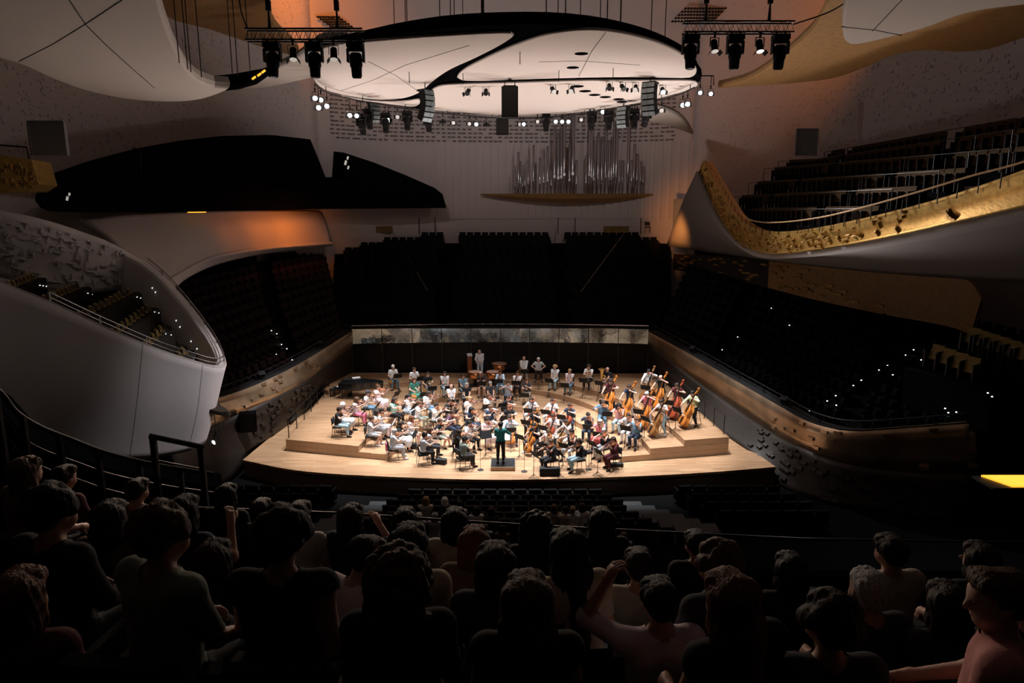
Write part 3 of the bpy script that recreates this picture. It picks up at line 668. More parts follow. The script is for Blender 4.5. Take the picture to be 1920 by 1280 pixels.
def moving_head(loc, rz, s, label, tilt=0.0, group='moving heads of the rig'):
    t = empty('moving_head', loc, rz, label, 'stage light', group); t.scale = (s, s, s)
    key = ('mh', round(tilt, 2))
    if key not in _proto:
        R = Euler((tilt, 0, 0)).to_matrix(); c = Vector((0, 0, -0.42))
        b = MB(); b.box((0, 0, -0.07), (0.44, 0.32, 0.14)); b.box((0, 0, -0.15), (0.36, 0.26, 0.03))
        y = MB(); y.box((0, 0, -0.19), (0.46, 0.16, 0.06)); y.box((-0.215, 0, -0.34), (0.045, 0.18, 0.34)); y.box((0.215, 0, -0.34), (0.045, 0.18, 0.34))
        h = MB(); h.lathe([(0.12, 0.16), (0.17, 0.10), (0.175, -0.18), (0.15, -0.24), (0.14, -0.46), (0.11, -0.5)], 14, c, R)
        l = MB(); l.lathe([(0.1, -0.505), (0.1, -0.5)], 14, c, R)
        k = MB(); k.box((-0.12, 0, 0.05), (0.05, 0.06, 0.12)); k.box((0.12, 0, 0.05), (0.05, 0.06, 0.12))
        _proto[key] = [('base', b.mesh('base', M['black'])), ('yoke', y.mesh('yoke', M['black'])), ('head', h.mesh('head', M['black'])), ('lens', l.mesh('lens', M['iron'])), ('clamp', k.mesh('clamp', M['iron']))]
    for nm, me in _proto[key]: link(nm, me, t)
    return t
def line_array(px, py, Y, n, s, rz, label):
    t = empty('line_array', at(px, py, Y), rz, label, 'loudspeaker'); a, p = 0.25, Vector((0, 0, 0))
    for i in range(n):
        R = Euler((0, 0, 0)).to_matrix(); R = Euler((-a, 0, 0)).to_matrix()
        mb = MB(); mb.box(p, (0.95 * s, 0.55 * s, 0.33 * s), R, 0); bx = mb.build('cabinet', M['black'], t)
        g = MB(); g.box(p + R @ Vector((-0.235 * s, -0.285 * s, 0)), (0.45 * s, 0.03, 0.29 * s), R); g.box(p + R @ Vector((0.235 * s, -0.285 * s, 0)), (0.45 * s, 0.03, 0.29 * s), R); g.build('grille', M['speaker'], bx)
        p = p + R @ Vector((0, 0, -0.17 * s)); a -= 0.16; p = p + Euler((-a, 0, 0)).to_matrix() @ Vector((0, 0, -0.17 * s))
    MB().box((0, 0.1, 0.24 * s), (0.9 * s, 0.5, 0.08)).build('bumper', M['iron'], t)
    MB().tube([(0, 0.1, 0.2), (0, 0.1, CZ - at(px, py, Y).z)], 0.025, 5).build('cable', M['wire'], t)
line_array(800, 176, on(800, 168, 17.7).y, 6, 0.66, 0.9, 'curved loudspeaker column under the tail of the teardrop canopy panel')
line_array(1218, 162, on(1218, 158, 17.7).y, 6, 0.66, -0.6, 'curved loudspeaker column beneath the broad canopy panel, lamps beside it')
line_array(1168, 206, on(1168, 197, 17.7).y, 5, 0.6, -0.7, 'smaller curved loudspeaker column over the organ pipes')
line_array(700, 198, 42, 5, 0.62, 0.6, 'dark curved loudspeaker column below the teardrop canopy panel edge')
def cabinet(px, y0, y1, w, Y, label):
    a, b = at(px, y1, Y), at(px, y0, Y); t = empty('loudspeaker', a, 0, label, 'loudspeaker'); h = b.z - a.z; wm = w / 1280 * (Y * 1.05)
    MB().box((0, 0, h / 2), (wm, 0.7, h)).build('cabinet', M['black'], t); MB().box((0, -0.36, h / 2), (wm * 0.92, 0.03, h * 0.94)).build('grille', M['iron'], t)
    MB().box((0, 0, h + 0.04), (wm * 0.8, 0.4, 0.06)).tube([(-wm * 0.3, 0, h), (-wm * 0.3, 0, max(h + 0.3, CZ - a.z))], 0.02, 5).tube([(wm * 0.3, 0, h), (wm * 0.3, 0, max(h + 0.3, CZ - a.z))], 0.02, 5).build('hanger', M['iron'], t)
cabinet(956, 164, 221, 28, on(956, 150, 18).y, 'tall black loudspeaker cabinet hanging at the middle of the canopy')
cabinet(942, 224, 252, 21, 45, 'small black loudspeaker cabinet under the tall one, over the choir')
# a bar along the far rim carries the lamps
bar = empty('lamp_bar', label='thin black pipe along the far rim of the canopy', cat='pipe')
brim = crom([on(x, y, CZ - 0.25) for x, y in ((590, 158), (610, 172), (660, 186), (730, 198), (800, 209), (880, 217), (960, 222), (1060, 217), (1150, 204), (1210, 193), (1265, 180), (1302, 164))], 60)
MB().tube([tuple(p) for p in brim], 0.035, 6).build('pipe', M['iron'], bar)
for p in brim[4::6]: MB().tube([tuple(p), (p[0], p[1], CZ + 0.1)], 0.02, 5).build('hanger', M['iron'], bar)
MB().tube([at(1298, 142, 41), at(1338, 142, 41), at(1338, 160, 41)], 0.035, 6).build('side_arm', M['iron'], bar)
mids = [(877, 158, 39.5, 0), (911, 158, 39.5, 0), (1037, 154, 39.5, 1), (1072, 153, 39.5, 1), (1143, 148, 39.5, 0), (1168, 149, 39.5, 0), (1192, 150, 39.5, 1), (1243, 155, 39, 2)]
lows = [(588, 168, 38.5, 2), (601, 172, 38.8, 2), (596, 186, 38.8, 2), (612, 184, 39.2, 2), (655, 202, 40.5, 2), (668, 203, 41, 2), (728, 212, 43, 2), (745, 206, 43, 1), (830, 216, 44.5, 0), (850, 218, 45, 1), (880, 220, 45, 1), (893, 221, 45, 2), (912, 222, 45.2, 0), (975, 221, 45.2, 1), (982, 221, 45.2, 2), (1008, 216, 45.2, 1), (1042, 216, 45.2, 2), (1054, 216, 45.2, 2), (1066, 216, 45.2, 2), (1090, 212, 45, 1), (1130, 197, 44, 2), (1150, 204, 44, 0), (1172, 202, 43.8, 1), (1228, 196, 43, 2), (1241, 193, 42.8, 1), (1281, 182, 42, 2), (1290, 180, 41.8, 2), (1314, 161, 41.4, 2), (1334, 163, 41, 2)]
names = ['near the teardrop panel tip', 'under the black gap', 'over the choir', 'close to the tall loudspeaker', 'among the lamps of the far rim', 'beside the curved loudspeaker column', 'at the canopy end towards the gilded balcony']
def bpx(p): return 960 + FPX * p[0] / (p[1] * CT - (p[2] - EYE) * ST)
_bx = [bpx(p) for p in brim]
def rim_at(x, y):                       # a place straight under the bar, and the drop to it
    Y = float(np.interp(x, _bx, brim[:, 1])); p = at(x, y, Y); p.x = float(np.interp(x, _bx, brim[:, 0])); return p, CZ - 0.25 - p.z
def drop(t, h, s):
    if h > 0.02: MB().tube([(0, 0, 0), (0, 0, h / s)], 0.02 / s, 6).build('drop_pipe', M['iron'], t)
def rank(k, n): return ('first', 'second', 'third', 'fourth', 'fifth', 'sixth', 'seventh', 'eighth', 'ninth', 'tenth')[k] if k < 10 else '%dth' % (k + 1)
for k, (x, y, Y, lit) in enumerate(mids):
    spotlight(on(x, y, 18.07), 0.3 * (k % 3 - 1), 0.8, lit, '%s spotlight, %s from the teardrop panel, in the canopy gap' % (('unlit black', 'dim', 'glaring white')[lit], rank(k, 8)), 0.7)
for k, (x, y, Y, lit) in enumerate(lows):
    p, hh = rim_at(x, y) if x < 1303 else (Vector((at(x, 142, 41).x, 41, at(x, y, 41).z)), at(1338, 142, 41).z - at(x, y, 41).z); drop(spotlight(p, math.atan2(p.x, p.y) * -0.7, 0.8, lit, '%s spotlight, %s from the teardrop end along the far canopy rim' % (('unlit black', 'dim', 'glaring white')[lit], rank(k, 40)), 0.35), hh, .8)
mh = [(676, 214, 42, .3), (722, 212, 43.5, 0), (763, 208, 44, 0), (802, 212, 44.6, .2), (1024, 213, 45, 0), (1110, 209, 45, .1), (1142, 208, 44.5, 0), (1190, 204, 44, -.2), (1213, 200, 43, .4), (690, 204, 42.5, .2)]
for k, (x, y, Y, tl) in enumerate(mh):
    p, hh = rim_at(x, y); drop(moving_head(p, 0.4 * (k % 3 - 1), 1.15, 'black moving head, %s of those hanging from the far canopy rim' % rank(k, 10), tl), hh, 1.15)
# glaring lamps that face the house
for x, y, Y, tx, ty, tz, w, ang in ((601, 184, 38.4, -6, 4, 5, 10000, 36), (668, 216, 40.6, -9, 8, 5, 4500, 36), (728, 224, 42.6, 0, 5, 5, 10000, 36), (1130, 208, 43.6, 2, 5, 5, 10000, 36), (1228, 208, 42.6, 12, 20, 8, 2200, 50), (1282, 194, 41.6, 15, 33, 11, 5000, 56), (1325, 180, 40.3, 17, 25, 10, 4200, 52)):
    spot('house_facing_lamp', at(x, y, Y - 0.5), (tx, ty, tz), w, (1.0, 0.93, 0.90) if ty > 10 else (1.0, 0.78, 0.60), ang, 0.8, 0.15)
# added fill floods on the copings of the side parapets wash canopy, clouds and upper walls from below
def flood(loc, target, power, label):
    t = empty('added_floodlight', loc, math.atan2(-(target[0] - loc[0]), target[1] - loc[1]), label, 'added_floodlight', 'added floods on the parapets')
    MB().box((0, 0, .22), (.42, .24, .28), (-.9, 0, 0)).build('housing', M['black'], t); MB().box((-.24, 0, .14), (.03, .06, .28)).box((.24, 0, .14), (.03, .06, .28)).box((0, 0, .015), (.5, .1, .03)).build('yoke', M['iron'], t)
    spot('fill_flood', Vector(loc) + Vector((0, 0, .5)), target, power, WASH, 130, 0.9, 0.3)
    spot('fill_flood', Vector(loc) + Vector((0, 0, .5)), (target[0] * .5, 36, 18), power * 1.9, WASH, 62, 0.8, 0.3)
for (i, sgn, tgt, pw, lb) in ((1, 0, (-2, 37, 18), 1500, 'by the choir corner near the piano'), (3, 0, (-4, 29, 18), 1200, 'beside the riser railing near the piano'), (1, 1, (1, 37, 18), 1500, 'at the choir corner behind the basses'), (3, 1, (6, 28, 18), 2300, 'above the riser corner near the basses')):
    p = (LT, RT)[sgn][i]; flood((p.x + (-.35, .35)[sgn], p.y + .1, p.z + .09), tgt, pw, 'small black added flood on the bronze parapet ' + lb)

# ---------------------------------------------------------------- two trusses with moving heads
def truss(x0, x1, y, Y, label, mhx, spx, who):
    a, b = at(x0, y, Y), at(x1, y, Y); L = b.x - a.x; t = empty('lighting_truss', (a.x, Y, a.z), 0, label, 'truss'); h = 0.28
    for dy in (-0.14, 0.14):
        for dz in (0, -h): MB().tube([(0, dy, dz), (L, dy, dz)], 0.026, 6).build('chord', M['iron'], t)
    n = int(L / 0.24)
    for i in range(n):
        x = L * i / n; xm = x + L / n / 2; xe = x + L / n
        for dy in (-0.14, 0.14): MB().tube([(x, dy, -h), (xm, dy, 0), (xe, dy, -h)], 0.011, 4).build('brace', M['iron'], t)
    for k in (0.2, 0.78):
        q = MB().tube([(L * k, 0, 0.05), (L * k, 0, 0.55), (L * k + 0.02, 0, 31.8 - a.z)], [0.05, 0.02, 0.015], 6).build('hoist_chain', M['wire'], t)
        MB().box((L * k, 0, 0.62), (0.12, 0.12, 0.26)).build('hoist', M['black'], q)
    for k, px in enumerate(mhx):
        p = at(px, y, Y); moving_head((p.x, Y, a.z - h - 0.05), 0.0, 1.0, 'large black moving head, %s on the truss %s' % (('first', 'second', 'third')[k], who), 0.12 * (k - 1), 'large moving heads on trusses')
    for k, px in enumerate(spx):
        p = at(px, y, Y); spotlight((p.x, Y - .14, a.z - h - 0.05), 0.2, 0.75, 1, '%s small spotlight between moving heads on the truss %s' % (('inner', 'outer')[k], who), 1.25, 'small spotlights on trusses')
spot('prow_fill', at(1339, 80, 20.5), (-11.6, 24, 5.4), 20000, (1.0, 0.92, 0.92), 24, 1.0, 0.15)  # added fill on the white prow, in place of stage bounce
truss(462, 681, 56, 20, 'black lighting truss hanging next to the big cloud panel', (508, 587, 665), (550, 626), 'by the big cloud panel')
truss(1282, 1487, 42, 20.5, 'black lighting truss hanging in front of the ochre ceiling wave', (1297, 1381, 1466), (1339, 1424), 'by the ochre ceiling wave')
for k, q in enumerate((((445, -30, 20), (452, 20, 20), (464, 55, 20)), ((1620, -20, 20.5), (1560, 20, 20.5), (1487, 46, 20.5)))):
    o = MB().tube([tuple(p) for p in crom([at(*p) for p in q], 12)], 0.02, 6).build('power_cable', M['wire']); tag(o, 'black power cable drooping to the truss by the %s' % ('big cloud panel', 'ochre ceiling wave')[k], 'cable')
# ventilation grids high on the rear wall
for k, (x0, x1, y0, y1, nx, ny) in enumerate(((596, 640, 32, 54, 9, 5), (1285, 1365, 16, 46, 14, 5))):
    Y = 57.5 if k == 0 else 58.5; v = empty('vent_grid', at(x0, y1, Y), 0, 'grid of small dark wall vents behind the truss by the %s' % ('big cloud panel', 'ochre ceiling wave')[k], 'vent')
    for i in range(nx):
        for j in range(ny):
            p = at(x0 + (x1 - x0) * i / nx - 6 * j * (1 if k == 1 else -1), y0 + (y1 - y0) * j / ny, Y) - v.location
            o = MB().box(p, (0.16, 0.3, 0.09)).build('vent_slot', M['black'], v)
spot('upper_wash', (-7, 42, 19.4), (-8, 61, 27), 1500, (1.0, 0.86, 0.82), 120, 0.9, 0.3)
spot('upper_wash', (6, 42, 19.4), (7, 61, 27), 1500, (1.0, 0.86, 0.82), 120, 0.9, 0.3)
# amber lamps of the ceiling and of the coves
spot('amber_lamp', at(560, -70, 51), at(588, 18, 58), 1700, (1.0, 0.24, 0.015), 95, 0.9, 0.2)
spot('amber_lamp', at(1560, -60, 44), at(1500, 25, 52), 1200, (1.0, 0.26, 0.02), 100, 0.9, 0.2)
for px, Y, tx, ty, w in ((590, 50.5, 560, 425, 260), (545, 48.6, 500, 428, 200), (480, 46.0, 440, 430, 60)):
    spot('cove_lamp', at(px, 401, Y), at(tx, ty, Y + 2.2), w * 1.3, (1.0, 0.22, 0.012), 105, 1.0, 0.7)
# frontal light from the moving heads on the two trusses
for px, tx, ty in ((508, -7, 36), (587, -3, 35), (665, 2, 40)): spot('truss_beam', at(px, 140, 20), (tx, ty, 0.6), 9500, COOL, 30, 0.9, 0.15)
for px, tx, ty in ((1297, -3, 41), (1381, 3, 35), (1466, 8, 36)): spot('truss_beam', at(px, 126, 20.5), (tx, ty, 0.6), 9500, COOL, 30, 0.9, 0.15)
spot('cove_lamp', at(1238, 440, 52.5), at(1280, 425, 57), 900, (1.0, 0.34, 0.08), 70, 1.0, 0.4)
# ---------------------------------------------------------------- people: one continuous skin per body, clothes and hair as shells around it
HS = 1.16                               # people, chairs and instruments: scene units per metre (see unit scale)
SC.unit_settings.scale_length = 1 / HS
def V3(*a): return np.array(a, float)
def sdf_mesh(prims, vox, kdef=0.035):
    A = np.array([p[0] for p in prims]); B = np.array([p[1] for p in prims]); rm = max(max(p[2], p[3]) for p in prims)
    lo = np.minimum(A.min(0), B.min(0)) - rm - 3 * vox; hi = np.maximum(A.max(0), B.max(0)) + rm + 3 * vox
    n = np.ceil((hi - lo) / vox).astype(int) + 1; G = np.full(n, 0.2, np.float32)
    ax = [(lo[i] + np.arange(n[i]) * vox).astype(np.float32) for i in range(3)]
    for p in prims:
        a, b, ra, rb = p[:4]; k = p[4] if len(p) > 4 and p[4] else kdef; mg = max(ra, rb) + k + 2 * vox
        i0 = np.maximum(((np.minimum(a, b) - mg - lo) / vox).astype(int), 0); i1 = np.minimum(((np.maximum(a, b) + mg - lo) / vox).astype(int) + 2, n)
        X, Y, Z = ax[0][i0[0]:i1[0], None, None], ax[1][None, i0[1]:i1[1], None], ax[2][None, None, i0[2]:i1[2]]
        d = b - a; L = max(float(d @ d), 1e-9)
        t = np.clip(((X - a[0]) * d[0] + (Y - a[1]) * d[1] + (Z - a[2]) * d[2]) / L, 0, 1)
        q = np.sqrt((X - a[0] - t * d[0]) ** 2 + (Y - a[1] - t * d[1]) ** 2 + (Z - a[2] - t * d[2]) ** 2) - (ra + (rb - ra) * t)
        g = G[i0[0]:i1[0], i0[1]:i1[1], i0[2]:i1[2]]; h = np.clip(0.5 + 0.5 * (q - g) / k, 0, 1)
        G[i0[0]:i1[0], i0[1]:i1[1], i0[2]:i1[2]] = q * (1 - h) + g * h - k * h * (1 - h)
    return G, lo
def polygonize(G, lo, vox):
    gr = openvdb.FloatGrid(0.2); gr.copyFromArray(G.astype(np.float64) if False else G)
    pts, tri, quad = gr.convertToPolygons(isovalue=0.0, adaptivity=0.0)
    return pts * vox + lo, tri, quad[:, ::-1] if QFLIP else quad
QFLIP = False
def mesh_np(name, pts, faces, mats, mi=None, smooth=True):
    me = bpy.data.meshes.new(name); nf = len(faces)
    me.vertices.add(len(pts)); me.vertices.foreach_set('co', np.asarray(pts, np.float32).ravel())
    lens = np.array([len(f) for f in faces], np.int32) if not isinstance(faces, np.ndarray) else np.full(nf, faces.shape[1], np.int32)
    idx = np.concatenate([np.asarray(f, np.int32) for f in faces]) if not isinstance(faces, np.ndarray) else faces.astype(np.int32).ravel()
    me.loops.add(len(idx)); me.loops.foreach_set('vertex_index', idx)
    me.polygons.add(nf); me.polygons.foreach_set('loop_start', np.concatenate([[0], np.cumsum(lens)[:-1]]).astype(np.int32))
    if mi is not None: me.polygons.foreach_set('material_index', np.asarray(mi, np.int32))
    me.polygons.foreach_set('use_smooth', np.full(nf, smooth))
    for m in mats: me.materials.append(m)
    me.update(calc_edges=True); return me
def normals(pts, q):
    n = np.cross(pts[q[:, 2]] - pts[q[:, 0]], pts[q[:, 3]] - pts[q[:, 1]]); vn = np.zeros_like(pts)
    for k in range(4): np.add.at(vn, q[:, k], n)
    return vn / np.maximum(np.linalg.norm(vn, axis=1, keepdims=True), 1e-9)
def ik(a, c, l1, l2, hint):
    a, c, hint = map(np.asarray, (a, c, hint)); d = c - a; D = np.linalg.norm(d); u = d / max(D, 1e-6)
    if D > (l1 + l2) * 0.995: c = a + u * (l1 + l2) * 0.995; D = (l1 + l2) * 0.995
    x = (l1 * l1 - l2 * l2 + D * D) / (2 * D); h = math.sqrt(max(l1 * l1 - x * x, 0)); w = hint - a; w = w - u * (w @ u); w = w / max(np.linalg.norm(w), 1e-6)
    return a + u * x + w * h, c
def rotm(rx=0, ry=0, rz=0): return np.array(Euler((rx, ry, rz)).to_matrix())

SKIN = [mat('skin_light', (0.58, 0.34, 0.26), 0.55), mat('skin_tan', (0.46, 0.25, 0.17), 0.55), mat('skin_dark', (0.14, 0.07, 0.045), 0.5)]
EYE_M = mat('eye_dark', (0.03, 0.02, 0.02), 0.3); LIP_M = mat('lips', (0.38, 0.13, 0.11), 0.5)
HAIRM = {k: mat('hair_' + k, c, 0.55, var=0.5, scale=90, stretch=(1, 1, 0.12), bump=.5, spec=.2) for k, c in dict(black=(0.012, 0.010, 0.009), dark=(0.03, 0.018, 0.012), brown=(0.09, 0.045, 0.022), blond=(0.36, 0.22, 0.10), grey=(0.36, 0.35, 0.34), white=(0.70, 0.69, 0.67), auburn=(0.14, 0.05, 0.022)).items()}
CLOTH = {}
def cloth(c):
    key = tuple(c)
    if key not in CLOTH: CLOTH[key] = mat('cloth_%02d' % len(CLOTH), c, 0.85, var=0.12, scale=14, bump=0.3, spec=0.2)
    return CLOTH[key]
COLR = dict(white=(.74, .74, .76), cream=(.70, .66, .60), black=(.015, .015, .017), charcoal=(.05, .05, .055), navy=(.025, .035, .06), blue=(.16, .28, .38), lightblue=(.46, .56, .66), jeans=(.12, .21, .30), lightjeans=(.36, .50, .56), grey=(.38, .39, .41), lightgrey=(.55, .56, .58), green=(.05, .19, .15), mint=(.26, .50, .44), teal=(.025, .17, .18), pink=(.70, .22, .26), hotpink=(.72, .20, .30), palepink=(.74, .60, .62), lilac=(.66, .56, .64), red=(.55, .10, .10), maroon=(.10, .025, .03), purple=(.09, .04, .07), yellow=(.68, .72, .42), brown=(.16, .10, .07), beige=(.52, .45, .36), olive=(.22, .24, .20), denim=(.09, .16, .23), salmon=(.66, .30, .28), floral=(.45, .52, .60), stripe=(.5, .48, .45), sage=(.20, .24, .21))
def col(c): return COLR[c] if isinstance(c, str) else c

HAIR_P = {}
def hair_mesh(style):
    if style in HAIR_P: return HAIR_P[style]
    z = V3(0, 0, 0); P = []
    def c(a, b, ra, rb, k=0.03): P.append((V3(*a), V3(*b), ra, rb, k))
    if style in ('short', 'crop', 'bun', 'pony', 'bob', 'long', 'curly', 'cap', 'bigcurly', 'bowl', 'thin'):
        c((0, -.035, .045), (0, .02, .055), .092, .086)
        c((0, -.06, .0), (0, -.055, .04), .072, .085)
    if style == 'short': c((-.05, .055, .085), (.05, .06, .09), .035, .035); c((-.078, 0, .03), (-.075, .03, .05), .022, .02); c((.078, 0, .03), (.075, .03, .05), .022, .02)
    if style == 'crop': c((0, -.05, -.03), (0, -.05, .03), .06, .08)
    if style == 'bowl': c((-.06, .06, .06), (.06, .06, .06), .04, .04); c((-.08, 0, .0), (-.08, 0, .06), .03, .03); c((.08, 0, .0), (.08, 0, .06), .03, .03); c((0, -.07, -.04), (0, -.07, .05), .06, .08)
    if style == 'bun': c((0, -.09, .11), (0, -.1, .12), .055, .05)
    if style == 'pony': c((0, -.10, .06), (0, -.16, .0), .04, .035); c((0, -.16, .0), (0, -.15, -.18), .04, .018)
    if style in ('bob', 'long', 'bigcurly'):
        for s in (-1, 1): c((s * .078, -.01, .05), (s * .085, .0, -.09), .033, .035); c((s * .06, -.05, .05), (s * .07, -.05, -.11), .05, .045)
        c((0, -.075, .05), (0, -.075, -.12), .06, .055); c((-.05, .055, .09), (.05, .055, .09), .032, .032)
    if style == 'long':
        for s in (-1, 1): c((s * .07, -.05, -.10), (s * .105, -.07, -.44), .058, .05)
        c((0, -.075, -.1), (0, -.10, -.50), .075, .06)
    if style in ('curly', 'bigcurly'):
        r = random.Random(4); n = 60 if style == 'curly' else 420
        for i in range(n):
            a, b = r.uniform(0, 2 * PI), r.uniform(-.25, 1)
            d = V3(math.cos(a) * math.sqrt(1 - b * b), math.sin(a) * math.sqrt(1 - b * b), b)
            if d[1] > .55 and d[2] < .45: continue
            if style == 'bigcurly':
                low = r.random() < .5; zz = r.uniform(-.30, .02); s_ = r.uniform(0.115, .145); q = d * s_ + V3(0, -.02, .02) if not low else V3(math.cos(a) * (.12 - zz * .12), -abs(math.sin(a)) * .10 - .03, zz)
                P.append((q, q, .021, .021, .012))
            else: q = d * .105 + V3(0, -.02, .04); P.append((q, q, .032, .032, .02))
    if style == 'cap': c((0, -.02, .085), (0, .05, .075), .092, .075); c((0, .09, .07), (0, .14, .055), .05, .03, .02)
    if style == 'thin': P = [(V3(0, -.07, -.02), V3(0, -.07, .03), .06, .07, .03)] + [(V3(s * .07, -.03, .0), V3(s * .07, -.01, .03), .03, .026, .03) for s in (-1, 1)]
    v = 0.0125 if style != 'long' else .015
    G, lo = sdf_mesh(P, v, .03)
    if style not in ('cap',):           # keep the face free
        n = G.shape; X = (lo[0] + np.arange(n[0]) * v)[:, None, None]; Y = (lo[1] + np.arange(n[1]) * v)[None, :, None]; Z = (lo[2] + np.arange(n[2]) * v)[None, None, :]
        hw = .07 if style in ('bob', 'long', 'bigcurly', 'bowl') else .11
        face = np.maximum(np.maximum(np.abs(X) - hw, .035 - Y), Z - .055 - .25 * np.maximum(Y - .06, 0)); G = np.maximum(G, -face.astype(np.float32))
    p, _, q = polygonize(G, lo, v)
    if style not in ('cap', 'thin'):    # strands
        vn = normals(p, q); th = np.arctan2(p[:, 0], -p[:, 1] - .02); rs = np.random.RandomState(3)
        w = np.sin(th * 17 + 3 * np.sin(p[:, 2] * 21)) + .7 * np.sin(th * 41 + 5 * np.sin(p[:, 2] * 13 + 1)); p = p + vn * (w * (.0038 if style in ('long', 'bob', 'pony', 'bun') else .0028))[:, None]
    HAIR_P[style] = mesh_np('hair', p, q, [HAIRM['dark']]); return HAIR_P[style]

def hand_fingers(w, d, nrm, lat, s, curl, out, thumb_side):
    """five tapering fingers from a palm: w wrist, d direction, nrm palm normal, lat towards the thumb"""
    base = w + d * .085 * s
    for k, (o, ln) in enumerate(((.028, .070), (.010, .078), (-.009, .073), (-.027, .056))):
        p = base + lat * o * s; dirv = d; pts = [w + d * .05 * s + lat * o * .8 * s, p]
        for j in range(3):
            a = curl * (0.6 if j == 0 else 1.0); dirv = dirv * math.cos(a) + nrm * math.sin(a) * 1.0; dirv = dirv / np.linalg.norm(dirv)
            nrm2 = nrm; pts.append(pts[-1] + dirv * ln * s * (.45, .32, .26)[j])
        out.append((pts, [.0095 * s, .0095 * s, .0088 * s, .008 * s, .0062 * s]))
    p = w + d * .03 * s + lat * .03 * s; dv = lat * .75 + d * .6 + nrm * .25; dv = dv / np.linalg.norm(dv); p2 = p + dv * .035 * s
    dv2 = d * .85 + lat * .25 + nrm * .45; dv2 = dv2 / np.linalg.norm(dv2)
    out.append(([w + d * .02 * s, p, p2, p2 + dv2 * .03 * s, p2 + dv2 * .052 * s], [.014 * s, .013 * s, .011 * s, .010 * s, .007 * s]))

